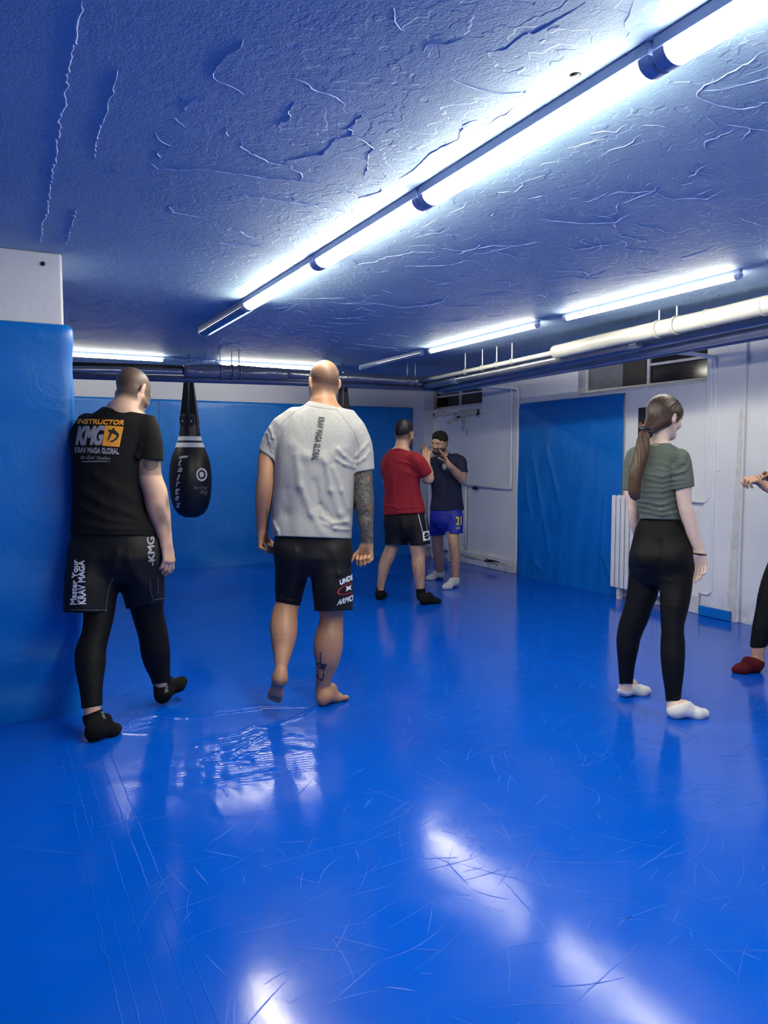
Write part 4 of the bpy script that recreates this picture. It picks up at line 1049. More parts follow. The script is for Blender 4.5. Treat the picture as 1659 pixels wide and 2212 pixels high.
# ================================================================== people
def px_of(V):
    d = V-CAM; z = d@fw; return CX+FPX*(d@rt)/z, CY-FPX*(d@upv)/z, z
def sstep(x, a, b): t = np.clip((x-a)/(b-a), 0, 1); return t*t*(3-2*t)
def paint_head(V, C, c, ax, sc, hair, stub, beard, brow=None, lips=(.34, .11, .09)):
    """skin colours of a head: shaved hair, beard, brows, eyes, lips (all pigment)"""
    Lc = np.stack([(V-c)@a for a in ax], 1)/sc; x, y, z = Lc.T
    near = (np.abs(x) < .12) & (np.abs(y) < .14) & (z > -.135) & (z < .16)
    def mixc(m, col):
        m = np.where(near, m, 0)[:, None]; C[:] = C*(1-m)+np.array(col)*m
    if stub: mixc(stub(x, y, z), hair)
    if beard:
        m = sstep(z, -.028, -.050)*sstep(y, -.005, .02)*(1-((np.abs(x) < .021) & (z > -.077) & (z < -.056) & (y > .07)))*sstep(z, -.135, -.11)
        m = np.maximum(m, ((np.abs(x) < .028) & (z > -.056) & (z < -.046) & (y > .07))*1.0)
        mixc(m*beard, hair)
    mixc(((np.abs(x) < .021) & (z > -.0775) & (z < -.0545) & (y > .08))*.6, lips)
    ex = np.abs(np.abs(x)-.031)
    mixc(((np.abs(np.abs(x)-.031) < .019) & (z > .0155) & (z < .0245) & (y > .06))*.85, brow if brow is not None else hair)
    mixc(((ex < .0125) & (np.abs(z-.0005) < .0055) & (y > .07))*.9, (.62, .60, .58))
    mixc(((ex < .0055) & (np.abs(z-.0005) < .0055) & (y > .07))*1.0, (.035, .022, .015))
    mixc(((ex < .014) & (z > .0045) & (z < .009) & (y > .07))*.7, hair)
def sock(name, heel, toe, ankle, mat, parent, top, u=UP, sc=1.0, off=.0065, ra=.036, h=.0045, leg=None):
    s = Sdf(); foot_prims(s, heel, toe, ankle, u, sc, off, False, ra)
    if leg is not None: s.cone(ankle, leg[0], ra+off, leg[1]+off, .015)
    return sdf_obj(name, s, h, mat, parent, gcuts=[top])
def plane(p, n): return (np.asarray(p, float), nrm(n))
HB = .0048
# ------------------------------------------------------------------ man in the grey T-shirt
def man_grey():
    D = 4.15
    body = Sdf()
    shirt_rows = [(864, 673, 725, D, .066, 0), (878, 652, 743, D, .082, 0), (893, 628, 762, D, .10, 0), (912, 606, 779, D, .115, 0), (940, 595, 783, D, .13, 0), (975, 592, 775, D, .14, 0), (1010, 591, 768, D, .145, 0),
                  (1060, 588, 765, D, .14, 0), (1110, 586, 762, D, .138, 0), (1140, 586, 760, D, .156, 0), (1185, 588, 760, D, .164, 0)]
    pelvis = [(1150, 600, 752, D, .125, 0), (1185, 600, 752, D, .128, 0), (1225, 604, 750, D, .11, 0)]
    body.loft(lsec(shirt_rows[:-2], .016)+lsec(pelvis))
    lean = .03
    hc = at(699, 826, D+.03); hf = nrm(fh*.90-rt*.40-UP*.08)
    L, hax = head_prims(body, hc, hf, UP+fh*.02, 1.0, .004)
    body.cone(at(699, 885, D+.0), at(698, 845, D+.012), .070, .061, .03)
    # arms
    lw = chain(body, [(928, 588, 640, D), (960, 570, 605, D), (989, 558, 594, D-.01), (1022, 556, 593, D-.02), (1045, 553.5, 592, D-.02), (1068, 551.5, 590, D-.01), (1090, 550.5, 587, D+.01), (1113, 552.5, 584, D+.03), (1135, 553.5, 581, D+.05), (1148, 555, 580, D+.06)], .01)
    rw_ = chain(body, [(935, 735, 790, D), (965, 760, 802, D), (1016, 766, 804, D), (1045, 763, 805, D), (1068, 764, 807, D), (1090, 767, 808, D-.01), (1113, 771, 807, D-.01), (1135, 776, 806.5, D-.02), (1158, 780.5, 805, D-.02), (1172, 782, 804, D-.02)], .01)
    hand_prims(body, lw[-1][0], -UP+rt*.02, rt*.9-fh*.35, 1, 1.02, (.95, .97, .97, .97), .75, .0, .028)
    hand_prims(body, rw_[-1][0], -UP-rt*.06, -fh*.85-rt*.35, -1, 1.04, (.93, .97, .98, 1.0), .15, .0, .029)
    # legs
    chain(body, [(1150, 604, 676, D), (1215, 598, 662, D+.04), (1285, 600, 648, D+.06), (1305, 595, 646, D+.05), (1325, 588, 643, D+.01), (1350, 583.5, 643, D-.03), (1372, 584, 641, D-.06), (1398, 588, 634, D-.09), (1422, 592, 626, D-.13), (1442, 594, 620, D-.16), (1460, 595, 618, D-.18)], .012)
    foot_prims(body, at(604, 1472, D-.235), at(590, 1518, D-.09), at(606, 1455, D-.175), nrm(fh*.9+UP*.42), .95, 0, True, .033)
    chain(body, [(1150, 684, 752, D), (1220, 680, 750, D), (1290, 688, 746, D+.02), (1320, 689, 741, D+.04), (1340, 690, 741, D+.04), (1358, 686, 741, D+.03), (1380, 679, 741, D+.02), (1402, 677, 739.5, D+.02), (1420, 680, 735, D+.02), (1440, 682, 727, D+.03), (1462, 682, 717, D+.04), (1484, 682, 712, D+.06)], .012)
    foot_prims(body, onz(688, 1527, 0.002), onz(743, 1508, 0.002), at(696, 1490, D+.065), UP, 1.06, 0, True, .036)
    hair = s2l((60, 54, 50))
    n0 = lambda V: .5+.5*snoise(V, 160, 5)
    def color(V):
        C = np.tile(np.array(SK['tan']), (len(V), 1)); x, y, d = px_of(V)
        def stub(X, Y, Z):
            m = .72*sstep(Y, .075, .02)*sstep(Z, -.085, -.045)*(1-.66*sstep(Z, .04, .10))*(np.abs(X) < .0785)
            return m*(.95+.05*snoise(np.stack([X, Y, Z], -1), 500, 4))
        paint_head(V, C, hc, hax, 1.0, hair, stub, .75)
        m = sstep(d, D-.3, D)*0+((y > 1300) & (y < 1440) & (x < 660))*.0
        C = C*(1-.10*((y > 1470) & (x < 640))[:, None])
        return C
    def ink(V):
        x, y, d = px_of(V)
        m = sstep(x, 754, 760)*sstep(y, 1180, 1172)*sstep(y, 985, 1000)
        m2 = np.exp(-((x-577)/7)**2-((y-1128)/16)**2)*(d < D+.06)*.0
        m2 = sstep(x, 570, 578)*(x < 592)*sstep(y, 1095, 1110)*sstep(y, 1150, 1142)*.8
        return np.clip(m+m2, 0, 1)
    p = sdf_obj('person', body, HB, M['skin_ink'], color=color, ink=ink, label='tall man from behind in light grey T-shirt and black shorts, barefoot', cat='person', group='people training in the gym')
    # T-shirt
    s = Sdf(); hemcut = hem((588, 1158), (757, 1164), D, (670, 1200))
    s.loft(lsec(shirt_rows), .03)
    cl = hem((561, 970), (592, 990), D, (566, 1000)); cr = hem((769, 1018), (807, 1012), D, (790, 1040))
    chain(s, [(905, 612, 665, D), (925, 588, 640, D), (948, 571, 616, D), (972, 562, 601, D), (1000, 556, 600, D)], .03, cuts=[cl])
    chain(s, [(905, 722, 772, D), (925, 744, 786, D), (950, 757, 797, D), (980, 764, 805, D), (1012, 766, 807.5, D), (1035, 766, 808, D)], .03, cuts=[cr])
    for (pl, r_) in ((cl, .040), (cr, .044)): s.cone(pl[0]*.5+at(592 if pl is cl else 807, 990 if pl is cl else 1012, D)*.5+pl[1]*.03, pl[0]*.5+at(592 if pl is cl else 807, 990 if pl is cl else 1012, D)*.5-pl[1]*.02, r_, r_, .004, 'd')
    chain(s, [(928, 588, 640, D), (960, 570, 605, D), (989, 558, 594, D-.01), (1000, 557, 594, D-.01)], .02, cuts=[cl], off=.007); chain(s, [(935, 735, 790, D), (965, 760, 802, D), (1016, 766, 804, D), (1040, 764, 805, D)], .02, cuts=[cr], off=.006)
    col = plane(at(699, 869, D), UP*1.0+fh*.10); coln = hem((672, 867), (724, 878), D, (699, 840))
    fl = folds([([(640, 985), (650, 1050), (675, 1110), (700, 1150)], D-.12, .008, .022), ([(706, 1000), (716, 1060), (735, 1110), (752, 1135)], D-.12, .008, .018), ([(720, 1010), (738, 1060), (752, 1100)], D-.12, .006, .014),
                ([(695, 1115), (718, 1130), (750, 1128)], D-.12, .009, .012), ([(700, 1130), (725, 1142), (752, 1146)], D-.12, .007, .010), ([(760, 1000), (745, 985), (730, 970)], D-.10, .006, .012), ([(764, 1010), (745, 1003), (728, 992)], D-.10, .006, .010),
                ([(582, 925), (590, 945), (590, 965)], D-.06, .006, .010), ([(578, 935), (583, 955), (588, 975)], D-.06, .005, .009), ([(770, 985), (783, 970), (795, 955)], D-.06, .005, .010), ([(772, 1000), (788, 990), (798, 975)], D-.06, .005, .009),
                ([(588, 1130), (598, 1145), (602, 1160)], D-.10, .007, .010), ([(630, 960), (660, 985), (700, 990), (740, 970)], D-.12, .005, .03), ([(620, 1060), (618, 1110), (625, 1150)], D-.12, -.005, .03), ([(680, 1040), (690, 1090), (720, 1120)], D-.12, -.006, .018)], 1.0, (.0025, 14, 71, (1, 1, .5)))
    ts = sdf_obj('t_shirt', s, .005, M['grey_heather'], p, disp=fl, gcuts=[hemcut, coln])
    collar((673, 868), (724, 879), D, M['grey_heather'], ts, .006, .25, 1.04)
    # shorts
    s = Sdf(); s.loft(lsec([(1120, 600, 755, D, .125, 0), (1160, 593, 757, D, .136, 0), (1200, 592, 761, D, .145, 0), (1222, 600, 752, D, .12, 0), (1240, 625, 725, D, .08, 0)]), .03)
    c1 = hem((597, 1303), (648, 1309), D+.04, (620, 1340)); c2 = hem((678, 1321), (760, 1317), D, (720, 1350))
    chain(s, [(1190, 593, 677, D), (1235, 594, 668, D+.03), (1270, 595, 658, D+.05), (1300, 597, 650, D+.06), (1325, 598, 648, D+.06)], .03, cuts=[c1], flat=(fh, .80))
    chain(s, [(1190, 676, 760, D), (1235, 672, 760.5, D), (1270, 674, 761, D), (1300, 677, 761, D+.01), (1330, 679, 761, D+.01)], .03, cuts=[c2], flat=(fh, .85))
    s.cone(at(623, 1308, D+.05), at(623, 1290, D+.05), .058, .056, .004, 'd'); s.cone(at(718, 1316, D+.01), at(718, 1298, D+.01), .090, .088, .004, 'd')
    fs = folds([([(640, 1190), (632, 1240), (625, 1290)], D-.12, .006, .02), ([(720, 1190), (735, 1240), (740, 1290)], D-.12, .006, .02), ([(600, 1295), (625, 1300), (648, 1306)], D-.06, .005, .008)], 1.0, (.002, 16, 72))
    sh = sdf_obj('shorts', s, .005, M['black_nylon'], p, disp=fs, gcuts=[hem((588, 1140), (760, 1140), D, (670, 1100))])
    # prints
    b = bvh_of(ts); o = lambda x, y: (520+x/4.424, 740+y/4.424)
    word('lettering', 'KRAV MAGA GLOBAL', [o(806, 715), o(742, 1130), o(672, 1122), o(744, 708)], b, ts, PR['darkgrey'], .09, 0, 1.05)
    line_tube('raglan_seam', [o(655, 585), o(520, 660), o(400, 760), o(330, 860), o(312, 950), o(318, 1080)], b, ts, M['stitch'], .0011)
    line_tube('raglan_seam', [o(905, 625), o(1000, 740), o(1080, 850), o(1130, 980), o(1125, 1100), o(1095, 1200)], b, ts, M['stitch'], .0011)
    line_tube('hem_seam', [o(300, 1815), o(420, 1875), o(600, 1905), o(800, 1910), o(950, 1890), o(1045, 1845)], b, ts, M['stitch'], .0010)
    line_tube('collar_seam', [o(640, 598), o(700, 612), o(800, 628), o(905, 640)], b, ts, M['stitch'], .0010)
    b = bvh_of(sh); o = lambda x, y: (520+x/4.916, 1130+y/4.916)
    word('lettering', 'UNDER', [o(1048, 605), o(1228, 522), o(1228, 585), o(1056, 660)], b, sh, PR['white'], .06)
    word('lettering', 'ARMOUR', [o(1038, 812), o(1275, 730), o(1270, 800), o(1018, 875)], b, sh, PR['white'], .06)
    stick('oval_logo', *ring2(.44, .5), [o(1020, 685), o(1290, 590), o(1300, 695), o(1032, 790)], b, sh, PR['red'])
    for sg in (1, -1):
        V2, F2 = stroke2([(-.42, .42*sg), (-.2, .1*sg), (.2, .1*sg), (.42, .42*sg)], [.12, .34, .34, .12]); stick('logo', V2, F2, [o(1112, 668), o(1172, 650), o(1174, 712), o(1114, 730)], b, sh, PR['white'])
    b = bvh_of(p); tat = simple('tattoo_ink', (52, 48, 50), .55, var=.25, varscale=90)
    def deco(pts, wd):
        P_ = np.array([o(*q) for q in pts]); lo = P_.min(0)-4; hi = P_.max(0)+4; q = (P_-lo)/(hi-lo)-.5; q[:, 1] *= -1
        V2, F2 = stroke2(q*(hi-lo), [w_/4.916 for w_ in wd]); stick('tattoo', V2/(hi-lo), F2, rectq(lo[0], lo[1], hi[0], hi[1]), b, p, tat, off=.0007)
    deco([(848, 1375), (848, 1500)], [10, 14]); deco([(838, 1375), (848, 1400), (858, 1375)], [5, 8, 5]); deco([(815, 1490), (850, 1520), (880, 1520), (920, 1500)], [20, 60, 50, 4]); deco([(830, 1530), (850, 1580), (850, 1640), (860, 1680)], [60, 64, 44, 20])
    deco([(820, 1600), (815, 1640), (830, 1660)], [12, 16, 6]); deco([(880, 1590), (880, 1630), (870, 1660)], [10, 18, 8]); deco([(826, 1680), (822, 1720)], [12, 4]); deco([(875, 1560), (895, 1530), (915, 1502)], [24, 16, 3])
    return p
# ------------------------------------------------------------------ instructor in black
def man_black():
    D = 3.95; body = Sdf()
    rows = [(872, 236, 304, D, .068, 8), (888, 212, 314, D, .088, 8), (905, 190, 328, D, .11, 8), (925, 172, 332, D, .13, 8), (955, 162, 322, D, .145, 8), (990, 160, 310, D, .15, 8), (1040, 160, 305, D, .15, 6), (1090, 160, 312, D, .15, 4), (1130, 157, 329, D, .158, 2), (1160, 154, 338, D, .166, 0), (1185, 154, 340, D, .168, 0)]
    body.loft(lsec(rows[:-2], .015)+lsec([(1160, 166, 328, D, .135, 0), (1195, 166, 330, D, .135, 0), (1230, 172, 326, D, .12, 0)]))
    hc = at(287, 846, D+.06); hf = nrm(fh*.72+rt*.40-UP*.62); hu = nrm(UP*.85+fh*.45+rt*.12)
    L, hax = head_prims(body, hc, hf, hu, 1.02, .006)
    body.cone(at(268, 892, D-.01), at(278, 862, D+.02), .078, .066, .03)
    rr = chain(body, [(935, 290, 340, D), (960, 296, 346, D), (990, 296, 347, D), (1013, 296, 347, D), (1037, 301, 351, D), (1061, 309, 360, D), (1085, 314, 364.5, D), (1110, 321, 367.5, D), (1134, 331, 369, D+.01), (1158, 341, 370.5, D+.01), (1172, 346, 371, D+.01)], .01)
    hand_prims(body, rr[-1][0], -UP+rt*.12, -rt*.85+fh*.4, -1, 1.06, (.26, .32, .36, .40), .30, .04, .029)
    ll = chain(body, [(940, 165, 215, D+.02), (985, 160, 205, D+.06), (1030, 165, 208, D+.12), (1062, 172, 214, D+.20)], .01)   # left arm reaches forward, hidden by the trunk
    w2 = at(205, 1082, D+.44); body.cone(ll[-1][0], w2, ll[-1][1], .03, .01)
    hand_prims(body, w2, fh+rt*.2, -UP*.3+rt*.9, 1, 1.0, (.4, .45, .5, .5), .4)
    chain(body, [(1160, 172, 250, D), (1240, 170, 246, D-.02), (1300, 183, 246, D-.05), (1333, 184, 242, D-.07), (1369, 180, 233, D-.10), (1405, 167, 225, D-.13), (1429, 166, 225, D-.15), (1453, 169, 222, D-.17), (1490, 176, 218, D-.20), (1523, 181, 217, D-.22), (1545, 184, 216, D-.23)], .012)
    chain(body, [(1160, 248, 326, D), (1240, 262, 340, D+.06), (1300, 282, 350, D+.12), (1326, 289, 350, D+.14), (1369, 302, 359, D+.17), (1405, 307, 364, D+.19), (1429, 314, 365, D+.21), (1453, 325, 364.5, D+.22), (1480, 336, 364, D+.24)], .012)
    fl_h, fl_t, fl_a = onz(190, 1603, .004), onz(256, 1578, .004), at(200, 1552, D-.22)
    fr_h, fr_t, fr_a = onz(347, 1522, .004), at(401, 1470, D+.36), at(350, 1484, D+.25)
    fru = nrm(np.cross(np.cross(fr_t-fr_h, UP), fr_t-fr_h))
    foot_prims(body, fl_h, fl_t, fl_a, UP, 1.02, 0, False, .036); foot_prims(body, fr_h, fr_t, fr_a, fru, 1.02, 0, False, .036)
    hair = s2l((36, 31, 28))
    def color(V):
        C = np.tile(np.array(SK['pale']), (len(V), 1)); x, y, d = px_of(V)
        def stub(X, Y, Z):
            m = .93*sstep(Y, .085, .06)*sstep(Z, -.115+.05*sstep(Y, -.03, .03), -.065+.05*sstep(Y, -.03, .03))*(np.abs(X) < .0785); return m*(.97+.03*np.sign(np.sin(X*900)*np.sin(Z*1000+Y*700)))
        paint_head(V, C, hc, hax, 1.02, hair, stub, .85)
        e = np.exp(-((x-327)/9)**2-((y-1072)/8)**2)*.35*(d < D); C = C*(1-e[:, None])+np.array(s2l((196, 120, 104)))*e[:, None]
        return C
    def ink(V):
        x, y, d = px_of(V)
        m = .85*sstep(y, 1030, 1024)*sstep(y, 960, 975)*sstep(x, 290, 294)
        m = np.minimum(1, m*(.70+.40*(np.sqrt((x-325)**2+((y-1003)*1.2)**2) < 17)))
        f1 = .8*np.exp(-((x-363)/6)**2-((y-1085)/17)**2); f2 = .60*np.exp(-((x-348-(y-1110)*.25)/11)**4-((y-1112)/22)**4)+.55*np.exp(-((x-364)/6)**2-((y-1142)/16)**2)
        return np.clip(m+f1+f2, 0, 1)
    p = sdf_obj('person', body, HB, M['skin_ink'], color=color, ink=ink, label='man from behind in black instructor T-shirt, shorts and leggings, head bowed', cat='person', group='people training in the gym')
    s = Sdf(); s.loft(lsec(rows), .03)
    cr = hem((293, 984), (351, 994), D, (322, 1030)); cl = hem((150, 990), (212, 992), D, (180, 1030))
    chain(s, [(905, 296, 334, D), (930, 300, 344, D), (955, 298, 350, D), (985, 294, 351.5, D), (1015, 294, 352, D)], .03, cuts=[cr])
    chain(s, [(915, 168, 210, D), (945, 154, 206, D+.03), (975, 154, 208, D+.06), (1010, 156, 212, D+.1)], .03, cuts=[cl])
    chain(s, [(935, 290, 340, D), (960, 296, 346, D), (990, 296, 347, D), (1013, 296, 347, D)], .02, cuts=[cr], off=.008); chain(s, [(940, 165, 215, D+.02), (985, 160, 205, D+.06), (1010, 162, 206, D+.1)], .02, cuts=[cl], off=.008); s.cone(at(322, 1000, D), at(322, 978, D), .059, .056, .004, 'd')
    fl = folds([([(180, 1060), (220, 1085), (280, 1110), (320, 1140)], D-.14, .006, .02), ([(170, 1090), (230, 1120), (300, 1135)], D-.14, .005, .015), ([(200, 1020), (240, 1050), (290, 1085)], D-.14, .005, .025), ([(300, 960), (292, 985), (296, 1010)], D-.1, .006, .012), ([(160, 1125), (230, 1140), (320, 1147)], D-.14, .005, .012)], 1.0, (.0025, 13, 73, (1, 1, .6)))
    ts = sdf_obj('t_shirt', s, .005, M['black_cotton'], p, disp=fl, gcuts=[hem((150, 1154), (336, 1158), D, (250, 1200)), hem((232, 880), (306, 893), D, (268, 850))])
    collar((236, 879), (303, 891), D, M['black_cotton'], ts, .006, .3, 1.02)
    s = Sdf(); s.loft(lsec([(1130, 166, 326, D, .14, 0), (1165, 158, 338, D, .15, 0), (1200, 153, 344, D, .155, 0), (1226, 162, 336, D, .13, 0), (1248, 200, 310, D, .09, 0)]), .03)
    c1 = hem((142, 1322), (245, 1328), D-.05, (190, 1370)); c2 = hem((274, 1317), (353, 1300), D+.12, (310, 1350))
    chain(s, [(1195, 152, 250, D), (1240, 146, 255, D-.02), (1290, 143, 250, D-.04), (1325, 142, 246, D-.05), (1350, 142, 246, D-.06)], .035, cuts=[c1], flat=(fh, .92))
    chain(s, [(1195, 252, 346, D+.01), (1240, 258, 351, D+.05), (1280, 267, 353, D+.10), (1310, 274, 354, D+.13), (1340, 276, 354, D+.14)], .035, cuts=[c2], flat=(fh, .82))
    s.cone(at(193, 1330, D-.06), at(194, 1302, D-.05), .112, .110, .004, 'd'); s.cone(at(314, 1316, D+.12), at(313, 1290, D+.12), .088, .086, .004, 'd')
    fs = folds([([(255, 1190), (250, 1225), (232, 1250)], D-.14, .007, .02), ([(200, 1200), (190, 1260), (180, 1310)], D-.14, .006, .03), ([(280, 1200), (300, 1250), (320, 1300)], D-.1, .006, .03)], 1.0, (.003, 14, 74))
    sh = sdf_obj('shorts', s, .005, M['black_nylon'], p, disp=fs, gcuts=[hem((150, 1138), (340, 1138), D, (250, 1100))])
    # leggings, one leg each
    for nm, rws, cut in (('legging_leg', [(1280, 176, 249, D-.04), (1300, 182, 247, D-.05), (1333, 183, 243, D-.07), (1369, 179, 234, D-.10), (1405, 166, 226, D-.13), (1429, 165, 226, D-.15), (1453, 168, 223, D-.17), (1490, 175, 219, D-.20), (1530, 179, 219, D-.22), (1550, 180, 219, D-.22)], hem((180, 1531), (218, 1524), D-.22, (200, 1560))),
                         ('legging_leg', [(1280, 276, 350, D+.10), (1300, 281, 351, D+.12), (1326, 288, 351, D+.14), (1369, 301, 360, D+.17), (1405, 306, 365, D+.19), (1429, 313, 366, D+.21), (1453, 324, 365.5, D+.22), (1490, 336, 366, D+.24)], hem((335, 1478), (366, 1473), D+.24, (350, 1500)))):
        s = Sdf(); chain(s, rws, .015, off=.003); sdf_obj(nm, s, .005, M['black_tight'], p, gcuts=[cut])
    s1 = sock('sock', fl_h, fl_t, fl_a, M['black_sock'], p, hem((180, 1546), (230, 1528), D-.2, (200, 1510)), sc=1.02, leg=(at(200, 1520, D-.22), .045))
    s2 = sock('sock', fr_h, fr_t, fr_a, M['black_sock'], p, hem((335, 1478), (366, 1460), D+.24, (345, 1440)), fru, 1.02, leg=(at(349, 1452, D+.24), .043))
    b = bvh_of(ts); o = lambda x, y: (100+x/4.1475, 760+y/4.1475)
    word('lettering', 'INSTRUCTOR', [o(285, 600), o(708, 612), o(690, 658), o(275, 648)], b, ts, PR['orange'], .08)
    word('lettering', 'KMG', [o(280, 664), o(532, 660), o(502, 838), o(262, 840)], b, ts, PR['grey'], .045, .15, .9)
    G = grid2(); Q = [o(530, 660), o(692, 672), o(655, 852), o(500, 842)]
    stick('logo_square', *G, Q, b, ts, PR['orange'], off=.0018)
    for pts, wd in (([(-.28, .26), (.05, .22), (.33, .06)], [.08, .18, .12]), ([(.30, .10), (.24, -.12), (.02, -.26), (-.12, -.27)], [.13, .11, .08, .03]), ([(-.10, .20), (-.16, -.05), (-.24, -.28)], [.12, .09, .03]), ([(-.06, .40), (0, .34), (.02, .26)], [.08, .10, .05])):
        stick('logo_mark', *stroke2(pts, wd), Q, b, ts, PR['black'], off=.003)
    word('lettering', 'KRAV MAGA GLOBAL', [o(258, 852), o(645, 862), o(652, 920), o(258, 905)], b, ts, PR['grey'], .08)
    word('lettering', 'by Eyal Yanilov', [o(310, 925), o(580, 940), o(578, 978), o(306, 968)], b, ts, PR['grey'], 0, .45)
    stick('underline', *stroke2([(-.5, -.2), (-.2, .2), (.2, .25), (.5, .1)], [.1, .5, .5, .1]), [o(322, 976), o(572, 978), o(572, 992), o(322, 992)], b, ts, PR['grey'])
    b = bvh_of(sh); o = lambda x, y: (100+x/4.1475, 1140+y/4.1475)
    word('lettering', 'Master Your', [o(213, 690), o(240, 285), o(290, 287), o(272, 690)], b, sh, PR['white'], .07)
    word('lettering', 'KRAV MAGA', [o(278, 686), o(290, 295), o(345, 292), o(357, 684)], b, sh, PR['white'], .06)
    word('lettering', '-KMG', [o(915, 345), o(898, 84), o(966, 80), o(972, 335)], b, sh, PR['grey'], .035)
    word('lettering', 'KRAV MAGA', [o(975, 322), o(972, 92), o(996, 92), o(1002, 322)], b, sh, PR['darkgrey'], .03)
    for q in ([(205, 735), (350, 738), (520, 738), (600, 725)], [(600, 450), (560, 540), (545, 640), (530, 760)], [(725, 735), (820, 730), (920, 695), (955, 665)], [(958, 650), (1000, 640), (1052, 632)], [(1000, 450), (1005, 540), (1000, 590)], [(930, 470), (935, 560), (955, 640)]):
        line_tube('stitched_seam', [o(*t) for t in q], b, sh, M['stitch'], .0016)
    b = bvh_of(s1); word('lettering', 'SPORT', [o(505, 1640), o(533, 1712), o(515, 1722), o(486, 1650)], b, s1, PR['pale'], .0)
    b = bvh_of(s2); word('lettering', 'SPORT', [o(1060, 1480), o(1068, 1392), o(1085, 1395), o(1092, 1470)], b, s2, PR['pale'], .0)
    return p
# ------------------------------------------------------------------ woman in olive
def woman():
    D = 4.15; Y0 = -34; body = Sdf()
    rows = [(957, 1401, 1441, D, .05, -28), (966, 1384, 1458, D, .062, -28), (978, 1368, 1470, D, .078, -28), (1000, 1362, 1470, D, .095, -28), (1030, 1364, 1460, D, .105, -30), (1065, 1372, 1458, D, .105, -32), (1092, 1381, 1463, D, .106, Y0), (1122, 1385, 1470, D, .108, Y0), (1135, 1385, 1471, D, .110, Y0)]
    leg = [(1098, 1387, 1460, D, .084, Y0), (1122, 1388, 1466, D, .090, Y0), (1140, 1379, 1474, D, .098, Y0), (1165, 1374, 1484, D, .113, Y0), (1198, 1367, 1489, D, .124, Y0), (1225, 1366, 1490, D, .118, Y0), (1245, 1372, 1484, D, .10, Y0), (1262, 1390, 1464, D, .07, Y0)]
    body.loft(lsec(rows[:-2], .008)+lsec(leg, .006))
    hc = at(1437, 902, D+.02); hf = nrm(rt*.88+fh*.44-UP*.28); hu = nrm(UP+hf*.15)
    L, hax = head_prims(body, hc, hf, hu, .96, -.004, True, .10, 1.08)
    body.cone(at(1420, 966, D), at(1427, 925, D+.01), .050, .046, .025)
    DL, DR = D+.12, D-.10
    lw = chain(body, [(985, 1356, 1392, DL), (1010, 1351, 1384, DL), (1057, 1348, 1376, DL), (1087, 1353.5, 1380, DL), (1109, 1356, 1381, DL), (1131, 1360, 1382, DL+.02), (1154, 1368, 1387, DL+.05), (1172, 1376, 1392, DL+.07)], .008)
    rr = chain(body, [(988, 1454, 1486, DR), (1015, 1458, 1491, DR), (1056, 1459, 1493, DR), (1087, 1464, 1493.5, DR), (1109, 1469, 1499, DR), (1131, 1477, 1505, DR), (1154, 1484.5, 1509.5, DR), (1176, 1494, 1514, DR), (1190, 1501.5, 1519, DR)], .008)
    hand_prims(body, lw[-1][0], -UP+rt*.3+fh*.3, rt*.8-fh*.2, 1, .86, (.4, .45, .5, .5), .4)
    hand_prims(body, rr[-1][0], -UP+rt*.10, -rt*.65-fh*.70, -1, .92, (.22, .28, .33, .38), .10, .03, .024)
    LL = [(1200, 1366, 1428, D+.06), (1250, 1360, 1424, D+.08), (1276, 1357, 1420, D+.09), (1309, 1351, 1407, D+.10), (1331, 1345, 1400, D+.11), (1353.5, 1338, 1390, D+.12), (1376, 1333.5, 1382, D+.13), (1398, 1333.5, 1378, D+.13), (1431, 1336, 1371, D+.14), (1476, 1339, 1366, D+.16)]
    RL = [(1200, 1424, 1490, D-.06), (1250, 1425, 1493, D-.07), (1276, 1427, 1491, D-.08), (1309, 1428, 1485, D-.10), (1342, 1429, 1477, D-.11), (1365, 1430.5, 1475.5, D-.12), (1387, 1429, 1477.5, D-.12), (1420, 1429, 1477.5, D-.13), (1454, 1432, 1475, D-.13), (1487, 1437, 1471, D-.13), (1518, 1440, 1469, D-.13)]
    chain(body, LL+[(1490, 1340, 1366, D+.17)], .012, .003); chain(body, RL+[(1530, 1440, 1468, D-.13)], .012, .003)
    lh, lt, la = onz(1338, 1503, .003), onz(1401, 1496, .003), at(1353, 1490, D+.17)
    rh, rt_, ra = onz(1446, 1550, .003), onz(1527, 1546, .003), at(1455, 1534, D-.13)
    foot_prims(body, lh, lt, la, UP, .88, 0, False, .030); foot_prims(body, rh, rt_, ra, UP, .88, 0, False, .030)
    hair = s2l((70, 46, 34))
    def color(V):
        C = np.tile(np.array(SK['fair']), (len(V), 1)); paint_head(V, C, hc, hax, .96, hair, None, 0, lips=(.45, .15, .13)); x, y, d = px_of(V)
        e = .3*(np.exp(-((x-1481)/10)**2-((y-1110)/4)**2)+np.exp(-((x-1360)/8)**2-((y-1106)/4)**2)); C = C*(1-e[:, None])+np.array(s2l((196, 140, 124)))*e[:, None]
        return C
    p = sdf_obj('person', body, HB, M['skin'], color=color, label='woman from behind in olive T-shirt and black leggings with long ponytail', cat='person', group='people training in the gym')
    s = Sdf(); s.loft(lsec(rows), .02)
    cl = hem((1344, 1057), (1382, 1057), DL, (1360, 1090)); cr = hem((1456, 1056), (1497, 1049), DR, (1478, 1090))
    chain(s, [(984, 1370, 1398, D+.09), (992, 1354, 1394, DL), (1015, 1348, 1390, DL), (1050, 1346, 1382, DL), (1075, 1346, 1380, DL)], .02, cuts=[cl])
    chain(s, [(984, 1446, 1472, D-.07), (994, 1452, 1489, DR), (1015, 1456, 1493, DR), (1045, 1457, 1496.5, DR), (1075, 1458, 1498, DR)], .02, cuts=[cr])
